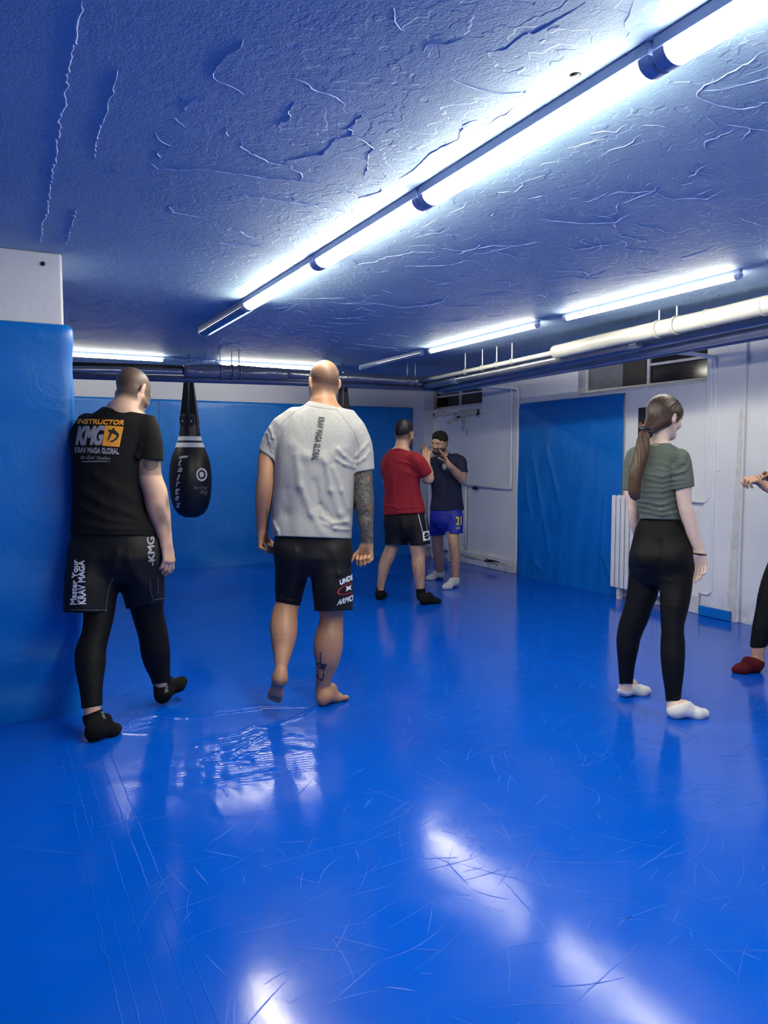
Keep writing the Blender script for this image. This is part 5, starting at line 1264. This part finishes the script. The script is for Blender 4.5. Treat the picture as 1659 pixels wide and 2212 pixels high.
    chain(s, [(985, 1356, 1392, DL), (1010, 1351, 1384, DL), (1057, 1348, 1376, DL), (1070, 1349, 1377, DL)], .02, cuts=[cl], off=.006); chain(s, [(988, 1454, 1486, DR), (1015, 1458, 1491, DR), (1056, 1459, 1493, DR), (1075, 1461, 1493, DR)], .02, cuts=[cr], off=.005); s.cone(at(1477, 1062, DR), at(1476, 1040, DR), .043, .041, .004, 'd'); s.cone(at(1363, 1066, DL), at(1364, 1045, DL), .038, .037, .004, 'd')
    ll_ = []
    for y0, y1, y2, h in ((1022, 1030, 1018, .005), (1032, 1041, 1034, .005), (1048, 1052, 1044, .005), (1060, 1062, 1052, .005), (1072, 1074, 1066, .004), (1084, 1090, 1078, .006), (1094, 1102, 1092, .006), (1104, 1112, 1106, .005)):
        ll_.append(([(1388, y0), (1425, y1), (1462, y2)], D-.08, h, .0075))
    ll_ += [([(1452, 1015), (1440, 1005), (1425, 998)], D-.1, .004, .008), ([(1454, 1022), (1440, 1016), (1420, 1012)], D-.1, .004, .007), ([(1460, 1010), (1475, 1000), (1482, 985)], D-.15, .004, .008), ([(1462, 1025), (1478, 1018), (1488, 1005)], D-.15, .004, .008), ([(1470, 978), (1455, 1000), (1452, 1030)], D-.12, -.003, .006)]
    ts = sdf_obj('t_shirt', s, .0042, M['olive_jersey'], p, disp=folds(ll_, 1.0, (.0012, 22, 75)), gcuts=[hem((1384, 1121), (1470, 1123), D, (1420, 1150)), hem((1400, 954), (1441, 957), D, (1420, 940))])
    collar((1401, 957), (1443, 960), D, M['olive_jersey'], ts, .005, .3, 1.08)
    bb = bvh_of(ts)
    line_tube('sleeve_seam', [(1474, 971), (1455, 987), (1449, 1004), (1453, 1029), (1458, 1052)], bb, ts, M['stitch'], .0009); line_tube('sleeve_hem', [(1459, 1051), (1478, 1049), (1495, 1044)], bb, ts, M['stitch'], .0008)
    s = Sdf(); s.loft(lsec(leg), .03, off=.002); chain(s, LL+[(1500, 1339, 1366, D+.16)], .02, off=.0015); chain(s, RL+[(1540, 1440, 1469, D-.13)], .02, off=.0015)
    for cc, ax_, rr_ in ((at(1400, 1206, D-.04), None, .064), (at(1452, 1206, D-.10), None, .066)): s.ball(cc, rr_, .05)
    s.ball(at(1424, 1238, D), .055, .03); s.ball(at(1426, 1250, D-.03), .035, .02)
    # two ankle cuts need their own legs, so cut by height on each side
    V, Q = s.mesh(.0048, folds([([(1428, 1254), (1440, 1248), (1455, 1248)], D-.12, .001, .012), ([(1365, 1225), (1390, 1232), (1412, 1228)], D-.12, -.003, .012), ([(1430, 1252), (1450, 1256)], D-.15, .003, .005), ([(1428, 1170), (1424, 1215), (1423, 1250)], D-.12, -.004, .012)]), [hem((1384, 1106), (1470, 1106), D, (1420, 1090))])
    x, y, d = px_of(V); bad = ((x < 1408) & (y > 1478) & (y > 1300)) | ((x >= 1408) & (y > 1515)); Q = Q[~bad[Q].any(1)]
    lg = obj('leggings', mesh_np('leggings', V, Q), M['black_tight'], p)
    b = bvh_of(lg); o = lambda x, y: (1290+x/4.496, 820+y/4.496)
    line_tube('waistband_seam', [o(392, 1480), o(500, 1500), o(700, 1505), o(850, 1490)], b, lg, M['black_sock'], .0014)
    sock('sock', lh, lt, la, M['white_sock'], p, hem((1328, 1490), (1368, 1481), D+.17, (1345, 1460)), sc=.88, ra=.030)
    sock('sock', rh, rt_, ra, M['white_sock'], p, hem((1436, 1530), (1471, 1520), D-.13, (1450, 1500)), sc=.88, ra=.030)
    # hair
    def mat_hair(nm, a_, b_, sc_):
        n = NT(nm); v = n.co(scale=sc_); n.set('Base Color', n.mix(n.ramp(n.noise(v, 10, 4, .6, .4), .35, .68), s2l(a_), s2l(b_))); n.set('Roughness', .42); n.set('Normal', n.bump(n.noise(v, 26, 3), .25, .003)); return n.m
    tie = at(1397, 931, D-.06)
    s = Sdf(); E = lambda pt, rad, k=.02, mode='u': s.ell(L(*pt), hax, np.array(rad)*.96, k, mode)
    E((0, -.018, .036), (.085, .108, .091)); s.cone(L(0, -.06, .01), tie, .062, .018, .03); s.cone(L(.02, -.02, .0), tie, .055, .016, .03); s.cone(L(.06, .02, .03), tie, .028, .014, .03); s.cone(L(.066, .0, -.012), tie, .016, .012, .03)
    E((0, .098, -.050), (.095, .070, .112), .012, 'd')
    for q in (-1, 1): E((q*.094, -.010, -.018), (.026, .026, .038), .006, 'd')
    axis = nrm(tie-L(0, 0, .03)); e1 = nrm(np.cross(axis, UP)); e2_ = np.cross(axis, e1)
    def hd(P):
        q = P-L(0, .02, .05); ph = np.arctan2(q@e1, q@e2_); return .0006*np.sin(ph*38+2.2*np.sin(ph*7))+.0004*np.sin(ph*71)
    hcap = sdf_obj('hair', s, .0036, mat_hair('brown_hair', (46, 31, 26), (72, 51, 41), (9, 9, 3)), p, disp=hd)
    s = Sdf(); pt = [(938, 1381, 1403, D-.07), (955, 1375, 1404, D-.085), (976, 1371, 1402, D-.10), (1000, 1365, 1395, D-.115), (1022, 1360, 1389, D-.12), (1045, 1358, 1385, D-.12), (1062, 1359, 1383, D-.12), (1072, 1363, 1381, D-.115)]
    chain(s, pt, .02, flat=(fh, 1.25)); s.cone(tie, at(1391, 942, D-.07), .016, .024, .01)
    for j in range(7): s.cone(at(1360+j*3.4, 1060, D-.12+.01*math.sin(j*2)), at(1362+j*3.0, 1071+rng.uniform(0, 6), D-.118), .008, .003, .006)
    def pd(P): u_ = P@rt; z_ = P[:, 2]; return .0011*np.sin(u_*430-z_*22)+.0008*np.sin(u_*800-z_*40+1)
    sdf_obj('ponytail', s, .0034, mat_hair('brown_ponytail', (52, 34, 26), (94, 63, 43), (16, 16, .7)), p, disp=pd)
    s = Sdf()
    for k in range(11):
        a = k/11*6.28; c = tie+np.array(UP)*.0-axis*0; e = (e1*math.cos(a)+e2_*math.sin(a)); s.ball(tie+e*.024+axis*(.006+.005*math.sin(k*5)), .0175+.003*math.sin(k*7), .006)
    sdf_obj('scrunchie', s, .003, mat_cloth('black_satin_scrunchie', (24, 24, 30), .45, spec=.5), p, disp=lambda P: .0016*snoise(P, 180, 9))
    er = L(.080, .002, -.036); s = Sdf(); s.ball(er+hax[0]*.003, .0042, .002); sdf_obj('earring', s, .0014, simple('silver_earring', (220, 220, 224), .2, metal=1), p)
    w0, w1 = rr[-1][0], rr[-1][0]-UP*.035
    MB().tube([w0-UP*.016+rt*.003+(rt*math.cos(a)+fh*math.sin(a)*.9)*.0325-UP*.004*math.cos(a) for a in np.linspace(0, 2*math.pi, 26)], .0032, 8, False).build('wrist_band', M['black_sock'], p)
    return p
# ------------------------------------------------------------------ man in red
def short_hair(p, L, hax, sc, mat, top=.012, seed=3, h=.0042, slick=False):
    s = Sdf(); E = lambda pt, rad, k=.015, mode='u': s.ell(L(*pt), hax, np.array(rad)*sc, k, mode)
    E((0, -.014, .038+top*.4), (.0795, .1015, .084+top)); E((0, .03, .085+top*.5), (.058, .055, .030), .03)
    E((0, .108, -.046), (.098, .078, .112), .006, 'd')
    for q in (-1, 1): E((q*.085, .000, -.022), (.022, .030, .036), .008, 'd'); E((q*.09, .055, -.02), (.05, .04, .07), .01, 'd')
    r, f, u = hax
    def hd(P):
        q = np.stack([(P-L(0, 0, 0))@a for a in hax], 1)
        return (.0011*np.sin(q[:, 0]*520+2*np.sin(q[:, 1]*30)+q[:, 2]*40)+.0008*snoise(q, 120, 8) if slick else .0014*snoise(q, 190, seed))
    return sdf_obj('hair', s, h, mat, p, disp=hd, gcuts=[plane(L(0, -.05, -.052), -u-f*.12)])
def man_red():
    D = 7.25; body = Sdf(); Y0 = -20
    rows = [(968, 846, 882, D, .065, Y0), (976, 838, 893, D, .085, Y0), (986, 829, 906, D, .105, Y0), (1000, 824, 912, D, .125, Y0), (1020, 824, 911, D, .14, Y0), (1045, 828, 907, D, .14, Y0), (1072, 830, 911, D, .135, Y0), (1095, 828, 917, D, .15, Y0), (1125, 828, 920, D, .155, Y0)]
    body.loft(lsec(rows[:-1], .014)+lsec([(1113, 838, 910, D, .12, Y0), (1135, 837, 914, D, .12, Y0), (1150, 842, 912, D, .11, Y0)]))
    hc = at(873, 938, D+.03); hf = nrm(fh*.78+rt*.60-UP*.10)
    L, hax = head_prims(body, hc, hf, UP+hf*.1, 1.0, .004)
    body.cone(at(866, 976, D), at(870, 950, D+.02), .068, .060, .03)
    DR = D-.12
    a0, a1, a2 = at(906, 1000, DR), at(926, 1034, DR+.05), at(922, 1000, DR+.36)
    body.cone(a0, at(916, 1018, DR+.02), .058, .056, .02); body.cone(at(916, 1018, DR+.02), a1, .056, .048, .012); body.cone(a1, a1+(a2-a1)*.35, .048, .049, .012); body.cone(a1+(a2-a1)*.35, a2, .049, .031, .012)
    hand_prims(body, a2, UP*.85+fh*.4, fh*.8+rt*.3, -1, 1.0, (.2, .2, .25, .3), .2, .06)
    b0, b1, b2 = at(836, 1000, D+.1), at(838, 1042, D+.2), at(852, 1006, D+.5)
    body.cone(b0, b1, .055, .047, .012); body.cone(b1, b2, .047, .031, .012); hand_prims(body, b2, UP*.85+fh*.4, fh*.8+rt*.4, 1, 1.0, (.2, .2, .25, .3), .2, .06)
    chain(body, [(1120, 838, 872, D+.04), (1160, 834, 868, D+.06), (1181, 832, 860, D+.07), (1200, 825.5, 854, D+.07), (1221, 817.5, 844, D+.07), (1242, 816, 837.5, D+.08), (1263, 814.5, 831, D+.09), (1280, 814, 830, D+.10)], .012)
    chain(body, [(1120, 880, 914, D-.04), (1160, 882, 918, D-.05), (1181, 884, 917, D-.06), (1200, 888, 918, D-.06), (1221, 889, 918, D-.08), (1242, 893, 918, D-.08), (1263, 898, 917, D-.08), (1282, 900.5, 917, D-.07)], .012)
    lh, lt, la = onz(821, 1296, .003), onz(826, 1283, .003), at(821, 1284, D+.12)
    rh, rt_, ra = onz(909, 1306, .003), onz(950, 1301, .003), at(910, 1288, D-.07)
    lt = lh+nrm(lt-lh)*.25
    foot_prims(body, lh, lt, la, UP, 1.0, 0, False); foot_prims(body, rh, rt_, ra, UP, 1.0, 0, False)
    hair = s2l((30, 27, 28))
    def color(V):
        C = np.tile(np.array(SK['olive'])*1.05, (len(V), 1)); paint_head(V, C, hc, hax, 1.0, hair, lambda X, Y, Z: .75*sstep(Y, .02, -.02)*sstep(Z, -.085, -.045), .9)
        x, y, d = px_of(V); m = ((y > 1172) & (y < 1275))*.35*(.5+.5*np.sign(snoise(V, 140, 12, 8, (1, 1, .4))-.25)); C = C*(1-m[:, None])+np.array(s2l((92, 76, 68)))*m[:, None]; return C
    p = sdf_obj('person', body, .0052, M['skin'], color=color, label='dark-haired man from behind in red T-shirt and black shorts facing his partner', cat='person', group='people training in the gym')
    short_hair(p, L, hax, 1.0, mat_cloth('black_slick_hair', (24, 22, 25), .5, spec=.45), .014, 3, .005, True)
    s = Sdf(); s.loft(lsec(rows), .03); cr = (at(919, 1025, DR+.03), nrm(a1-a0))
    s.cone(at(898, 992, DR+.02), at(908, 1004, DR+.01), .060, .068, .03); s.cone(at(906, 1002, DR+.01), at(926, 1038, DR+.06), .066, .066, .02, cuts=[cr])
    cl = (at(836, 1026, D+.15), nrm(b1-b0)); s.cone(at(842, 992, D+.06), b1, .062, .066, .03, cuts=[cl])
    s.cone(a0, at(916, 1018, DR+.02), .067, .066, .02, cuts=[cr]); s.cone(b0, b1, .064, .06, .02, cuts=[cl]); s.ball(at(897, 996, DR+.03), .072, .03); s.cone(cr[0]+cr[1]*.02, cr[0]-cr[1]*.03, .058, .057, .004, 'd')
    fl = folds([([(895, 1010), (880, 1000), (860, 996)], D-.15, .006, .014), ([(905, 1030), (885, 1022), (868, 1016)], D-.15, .006, .012), ([(850, 1030), (848, 1065), (855, 1095)], D-.14, .006, .02), ([(890, 1045), (892, 1080), (898, 1105)], D-.14, .006, .02), ([(832, 1092), (860, 1098), (905, 1094)], D-.14, .006, .01), ([(840, 1104), (870, 1107), (910, 1103)], D-.14, .004, .01)], 1.0, (.003, 12, 76))
    ts = sdf_obj('t_shirt', s, .0062, M['red_cotton'], p, disp=fl, gcuts=[hem((828, 1113), (918, 1108), D, (870, 1140)), hem((841, 969), (883, 973), D, (866, 950))])
    collar((848, 968), (884, 973), D, M['red_cotton'], ts, .007, .3, 1.0)
    s = Sdf(); s.loft(lsec([(1095, 834, 914, D, .13, Y0), (1115, 831, 918, D, .138, Y0), (1136, 831, 922, D, .138, Y0), (1150, 836, 918, D, .115, Y0), (1162, 850, 905, D, .08, Y0)]), .03)
    c1 = hem((831, 1175), (881, 1178), D+.05, (855, 1200)); c2 = hem((883, 1181), (929, 1174), D-.05, (905, 1200))
    chain(s, [(1130, 831, 880, D+.03), (1155, 831, 881, D+.05), (1185, 831, 881, D+.06)], .035, cuts=[c1], flat=(fh, .9)); chain(s, [(1130, 876, 924, D-.02), (1155, 880, 927, D-.04), (1188, 883, 930, D-.05)], .035, cuts=[c2], flat=(fh, .9))
    s.cone(at(856, 1181, D+.05), at(856, 1168, D+.05), .092, .09, .004, 'd'); s.cone(at(906, 1182, D-.05), at(906, 1170, D-.05), .086, .084, .004, 'd')
    sh = sdf_obj('shorts', s, .0062, M['black_nylon'], p, disp=folds([([(868, 1125), (872, 1150), (870, 1172)], D-.14, .006, .02)], 1.0, (.003, 14, 77)), gcuts=[hem((828, 1100), (918, 1100), D, (870, 1080))])
    b = bvh_of(sh); o = lambda x, y: (790+x/4.708, 860+y/4.708)
    line_tube('side_piping', [o(535, 1178), o(556, 1270), o(578, 1360)], b, sh, PR['white'], .004); line_tube('side_piping', [o(598, 1168), o(612, 1250), o(628, 1350)], b, sh, PR['pale'], .003)
    Q = [o(575, 1362), o(640, 1345), o(655, 1440), o(584, 1455)]; stick('logo_patch', *grid2(), Q, b, sh, PR['white'], off=.004)
    for sg in (1, -1): stick('logo_mark', *stroke2([(-.30*sg, .02*sg), (-.05*sg, .28*sg), (.30*sg, .12*sg)], [.12, .26, .14]), Q, b, sh, PR['black'], off=.007); stick('logo_mark', *stroke2([(-.30*sg, .02*sg), (-.02*sg, .05*sg), (.12*sg, .20*sg)], [.10, .10, .06]), Q, b, sh, PR['black'], off=.007)
    sock('sock', lh, lt, la, M['black_sock'], p, hem((810, 1268), (834, 1268), D+.1, (820, 1250)), leg=(at(822, 1262, D+.1), .036), h=.0055)
    sock('sock', rh, rt_, ra, M['black_sock'], p, hem((898, 1273), (920, 1271), D-.07, (908, 1250)), leg=(at(908, 1266, D-.08), .042), h=.0055)
    return p
# ------------------------------------------------------------------ man in navy
def man_navy():
    D = 8.2; body = Sdf(); Y0 = 24
    rows = [(978, 940, 968, D, .062, Y0), (984, 930, 982, D, .085, Y0), (993, 924, 995, D, .11, Y0), (1008, 923, 999, D, .13, Y0), (1028, 926, 998, D, .135, Y0), (1050, 931, 998, D, .13, Y0), (1075, 931, 1000, D, .13, Y0), (1098, 928, 1003, D, .146, Y0), (1110, 928, 1004, D, .15, Y0)]
    body.loft(lsec(rows[:-1], .014)+lsec([(1103, 936, 994, D, .115, Y0), (1122, 934, 995, D, .115, Y0), (1135, 938, 992, D, .105, Y0)]))
    hc = at(949, 957, D-.10); hf = nrm(-fh*.80-rt*.55-UP*.16)
    L, hax = head_prims(body, hc, hf, nrm(UP-fh*.25), .99, .002)
    body.cone(at(957, 985, D-.02), at(953, 966, D-.07), .062, .056, .03)
    DL = D-.06
    a0, a1, a2 = at(993, 997, DL), at(998, 1036, DL-.02), at(969, 1003, DL-.22)
    body.cone(a0, at(998, 1016, DL), .056, .052, .02); body.cone(at(998, 1016, DL), a1, .052, .046, .012); body.cone(a1, a1+(a2-a1)*.4, .046, .046, .012); body.cone(a1+(a2-a1)*.4, a2, .046, .030, .012)
    hand_prims(body, a2, UP*.88-rt*.46-fh*.05, -rt*.85-fh*.2-UP*.45, 1, .92, (.06, .06, .08, .10), .35, .02, .028)
    b0, b1, b2 = at(930, 998, D+.02), at(922, 1036, D-.08), at(919, 996, D-.35)
    body.cone(b0, b1, .054, .046, .015); body.cone(b1, b2, .046, .030, .012)
    hand_prims(body, b2, UP*.95-rt*.15-fh*.05, -fh*.75+rt*.35, -1, .98, (.18, .12, .16, .25), .05, .12, .028)
    chain(body, [(1115, 934, 964, D+.08), (1150, 931, 959, D+.14), (1179, 933, 957.5, D+.20), (1200, 936.5, 958, D+.25), (1221, 941.5, 959, D+.30), (1238, 945, 959.5, D+.34)], .012)
    chain(body, [(1115, 966, 996, D-.05), (1153, 966, 991, D-.14), (1174, 968.5, 992, D-.16), (1200, 974, 994, D-.16), (1221, 975, 993, D-.15), (1249, 977.5, 990.5, D-.13)], .012)
    rh, rt_, ra = onz(955, 1248, .003), onz(923, 1253, .003), at(952, 1240, D+.34)
    lh, lt, la = onz(986, 1266, .003), onz(961, 1273, .003), at(984, 1254, D-.12)
    rt_ = rh+nrm(rt_-rh)*.25; lt = lh+nrm(lt-lh)*.26
    foot_prims(body, rh, rt_, ra, UP, 1.0, 0, False); foot_prims(body, lh, lt, la, UP, 1.0, 0, False)
    hair = s2l((34, 28, 27))
    def color(V):
        C = np.tile(np.array(SK['olive']), (len(V), 1)); paint_head(V, C, hc, hax, .99, hair, lambda X, Y, Z: .7*sstep(Y, .03, -.01)*sstep(Z, -.07, -.03), .93)
        x, y, d = px_of(V); m = ((y > 1150) & (y < 1245))*.25*(.5+.5*np.sign(snoise(V, 140, 13, 8, (1, 1, .4))-.25)); C = C*(1-m[:, None])+np.array(s2l((92, 76, 68)))*m[:, None]; return C
    p = sdf_obj('person', body, .0048, M['skin'], color=color, label='bearded man in navy T-shirt and blue shorts with both hands raised', cat='person', group='people training in the gym')
    short_hair(p, L, hax, .99, mat_cloth('dark_cropped_hair', (36, 31, 30), .8), .006, 4, .0045)
    s = Sdf(); s.loft(lsec(rows), .03); cl = hem((992, 1017), (1008, 1019), DL, (1000, 1040)); cr = (at(924, 1020, D-.04), nrm(b1-b0))
    s.cone(at(984, 992, D-.03), at(994, 1000, DL), .062, .066, .03); s.cone(at(994, 1000, DL), at(999, 1035, DL-.02), .066, .064, .02, cuts=[cl])
    s.cone(at(936, 992, D+.01), b1, .062, .066, .03, cuts=[cr]); s.cone(a0, at(998, 1022, DL), .064, .060, .02, cuts=[cl]); s.cone(b0, b1, .062, .058, .02, cuts=[cr]); s.cone(at(999, 1022, DL), at(998, 1012, DL), .057, .055, .004, 'd')
    fl = folds([([(975, 1030), (968, 1060), (970, 1095)], D-.15, .006, .02), ([(940, 1060), (960, 1075), (990, 1085)], D-.15, .005, .016)], 1.0, (.003, 12, 78))
    ts = sdf_obj('t_shirt', s, .0062, M['navy_cotton'], p, disp=fl, gcuts=[hem((928, 1103), (1003, 1102), D, (960, 1130)), hem((940, 986), (971, 976), D-.1, (952, 960))])
    collar((941, 984), (970, 977), D-.03, M['navy_cotton'], ts, .007, .35, 1.0, -1)
    s = Sdf(); s.loft(lsec([(1090, 932, 998, D, .125, Y0), (1108, 929, 1000, D, .133, Y0), (1126, 929, 999, D, .125, Y0), (1136, 936, 993, D, .10, Y0), (1146, 948, 984, D, .07, Y0)]), .03)
    c1 = hem((926, 1157), (960, 1156), D+.1, (945, 1180)); c2 = hem((964, 1153), (1000, 1152), D-.1, (980, 1180))
    chain(s, [(1115, 928, 966, D+.06), (1140, 927, 964, D+.1), (1165, 927, 961, D+.14)], .035, cuts=[c1], flat=(fh, .88)); chain(s, [(1115, 964, 1000, D-.05), (1140, 965, 1000, D-.1), (1162, 965, 1000, D-.13)], .035, cuts=[c2], flat=(fh, .88))
    s.cone(at(944, 1160, D+.12), at(944, 1150, D+.12), .068, .066, .004, 'd'); s.cone(at(982, 1157, D-.12), at(982, 1149, D-.12), .070, .068, .004, 'd')
    sh = sdf_obj('shorts', s, .0062, M['blue_nylon'], p, disp=folds([([(955, 1120), (950, 1140), (945, 1155)], D-.14, .006, .015), ([(975, 1112), (985, 1130), (990, 1148)], D-.16, .005, .014)], 1.0, (.003, 14, 79)), gcuts=[hem((928, 1094), (1003, 1094), D, (960, 1070))])
    o = lambda x, y: (790+x/4.708, 860+y/4.708)
    b = bvh_of(sh); word('lettering', '21', [o(918, 1208), o(972, 1202), o(974, 1288), o(920, 1294)], b, sh, PR['yellow'], .03, off=.004)
    dia = (np.array([(-.5, 0), (0, .5), (.5, 0), (0, -.5)]), np.array([[0, 3, 2], [0, 2, 1]])); stick('logo', *ring2(.28, .5), [o(925, 1310), o(958, 1308), o(958, 1332), o(925, 1334)], b, sh, PR['yellow'], off=.004)
    b = bvh_of(ts); stick('logo', *ring2(.22, .5), [o(650, 696), o(690, 700), o(686, 725), o(650, 722)], b, ts, PR['teal'], off=.004)
    stick('chest_badge', *ring2(0, .5), [o(776, 668), o(820, 668), o(820, 730), o(776, 730)], b, ts, PR['pale'], off=.003); stick('badge_mark', *ring2(.18, .36), [o(776, 668), o(820, 668), o(820, 730), o(776, 730)], b, ts, PR['green'], off=.006)
    sock('sock', rh, rt_, ra, M['grey_sock'], p, hem((940, 1233), (962, 1233), D+.3, (950, 1215)), h=.0055, leg=(at(952, 1228, D+.33), .036))
    sock('sock', lh, lt, la, M['grey_sock'], p, hem((974, 1248), (994, 1248), D-.13, (984, 1230)), h=.0055, leg=(at(984, 1242, D-.13), .034))
    return p
# ------------------------------------------------------------------ person at the right edge
def person_edge():
    D = 4.86; body = Sdf(); Y0 = 80
    cx = 1722
    def R_(py, w_, b): return (py, cx-w_, cx+w_, D+.05, b, 90-8)
    T = [(at(cx, py, D+.08)[2], *at(cx+dx, py, D+.08)[:2], a, b, math.radians(78)) for py, dx, a, b in ((925, 0, .055, .055), (938, 2, .13, .07), (955, 3, .175, .09), (985, 2, .175, .11), (1030, 0, .16, .115), (1080, 2, .15, .105), (1125, 4, .16, .11), (1165, 6, .175, .12), (1200, 8, .175, .125), (1225, 8, .15, .11))]
    body.loft(T)
    hc = at(cx-8, 880, D+.08); hf = nrm(-rt*.97+fh*.1-UP*.12); L, hax = head_prims(body, hc, hf, UP, .97, -.002)
    body.cone(at(cx+2, 932, D+.08), at(cx-1, 900, D+.08), .054, .05, .03)
    # near arm bent, fist in front of the chest
    a0, a1, a2 = at(1710, 955, D-.10), at(1692, 1062, D-.14), at(1652, 1056, D-.10)
    a2 = at(1655, 1052, D-.08)
    body.cone(a0, a1, .05, .040, .015); body.cone(a1, a1+(a2-a1)*.5, .041, .040, .012); body.cone(a1+(a2-a1)*.5, a2, .040, .028, .012)
    hand_prims(body, a2, -rt*.80+UP*.55, -UP*.75-rt*.5+fh*.25, 1, 1.0, (.62, .64, .68, .72), .55, .04, .027)
    b0, b1, b2 = at(1715, 955, D+.27), at(1712, 1060, D+.30), at(1672, 1035, D+.22); body.cone(b0, b1, .05, .040, .015); body.cone(b1, b2, .040, .028, .012)
    hand_prims(body, b2, -rt*.9+UP*.3, -fh*.5-UP*.6, -1, .92, (.7, .7, .72, .74), .6, .03)
    LN = [(1200, 1674, 1745, D+.0), (1250, 1652, 1716, D), (1290, 1640, 1692, D), (1320, 1635, 1678, D), (1350, 1629, 1670, D), (1375, 1625, 1660, D+.0), (1400, 1622, 1652, D+.0), (1425, 1624, 1650, D)]
    LF = [(1200, 1700, 1770, D+.18), (1280, 1716, 1774, D+.20), (1330, 1730, 1776, D+.22), (1380, 1738, 1772, D+.26), (1420, 1742, 1766, D+.28)]
    chain(body, LN, .012, .002); chain(body, LF, .012, .002)
    nh, nt, na = onz(1642, 1450, .003), onz(1585, 1453, .003), at(1637, 1432, D)
    fh_, ft, fa = onz(1757, 1440, .003), onz(1705, 1446, .003), at(1754, 1424, D+.28)
    foot_prims(body, nh, nt, na, UP, .93, 0, False, .034); foot_prims(body, fh_, ft, fa, UP, .93, 0, False, .034)
    hair = s2l((44, 34, 30))
    def color(V):
        C = np.tile(np.array(SK['olive'])*1.12, (len(V), 1)); paint_head(V, C, hc, hax, .97, hair, None, 0); return C
    p = sdf_obj('person', body, .005, M['skin'], color=color, label='person cut off at the right edge in black clothes and burgundy socks', cat='person', group='people training in the gym')
    short_hair(p, L, hax, .97, mat_cloth('dark_brown_hair', (44, 36, 33), .6), .012, 5, .005)
    s = Sdf(); s.loft([(z, x, y, a+.012, b+.012, w_) for z, x, y, a, b, w_ in T[:-2]], .03)
    cA, cB = (a0+(a1-a0)*.72, nrm(a1-a0)), (b0+(b1-b0)*.72, nrm(b1-b0))
    s.cone(a0, a1, .062, .062, .03, cuts=[cA]); s.cone(b0, b1, .062, .058, .03, cuts=[cB])
    sdf_obj('t_shirt', s, .006, M['black_cotton'], p, disp=folds([], 1, (.003, 13, 80)), gcuts=[plane(at(cx, 1150, D), -UP), plane(at(cx, 928, D), UP+hf*.3)])
    s = Sdf(); s.loft([(z, x, y, a+.006, b+.006, w_) for z, x, y, a, b, w_ in T[-4:]], .03); chain(s, LN[:-1]+[(1412, 1622, 1652, D)], .02, off=.003); chain(s, LF[:-1]+[(1412, 1741, 1768, D+.27)], .02, off=.003)
    sdf_obj('leggings', s, .006, M['black_tight'], p, gcuts=[plane(at(cx, 1120, D), UP), plane(at(1637, 1396, D), -UP+rt*.12)])
    sock('sock', nh, nt, na, M['wine_sock'], p, hem((1618, 1414), (1655, 1420), D, (1637, 1390)), sc=.93, ra=.034)
    sock('sock', fh_, ft, fa, M['wine_sock'], p, hem((1738, 1410), (1772, 1416), D+.28, (1755, 1390)), sc=.93, ra=.034)
    return p
import time as _t
for _f in (man_grey, man_black, woman, man_red, man_navy, person_edge):
    _a = _t.time(); _p = _f(); print(_f.__name__, round(_t.time()-_a, 2), 's', flush=True)
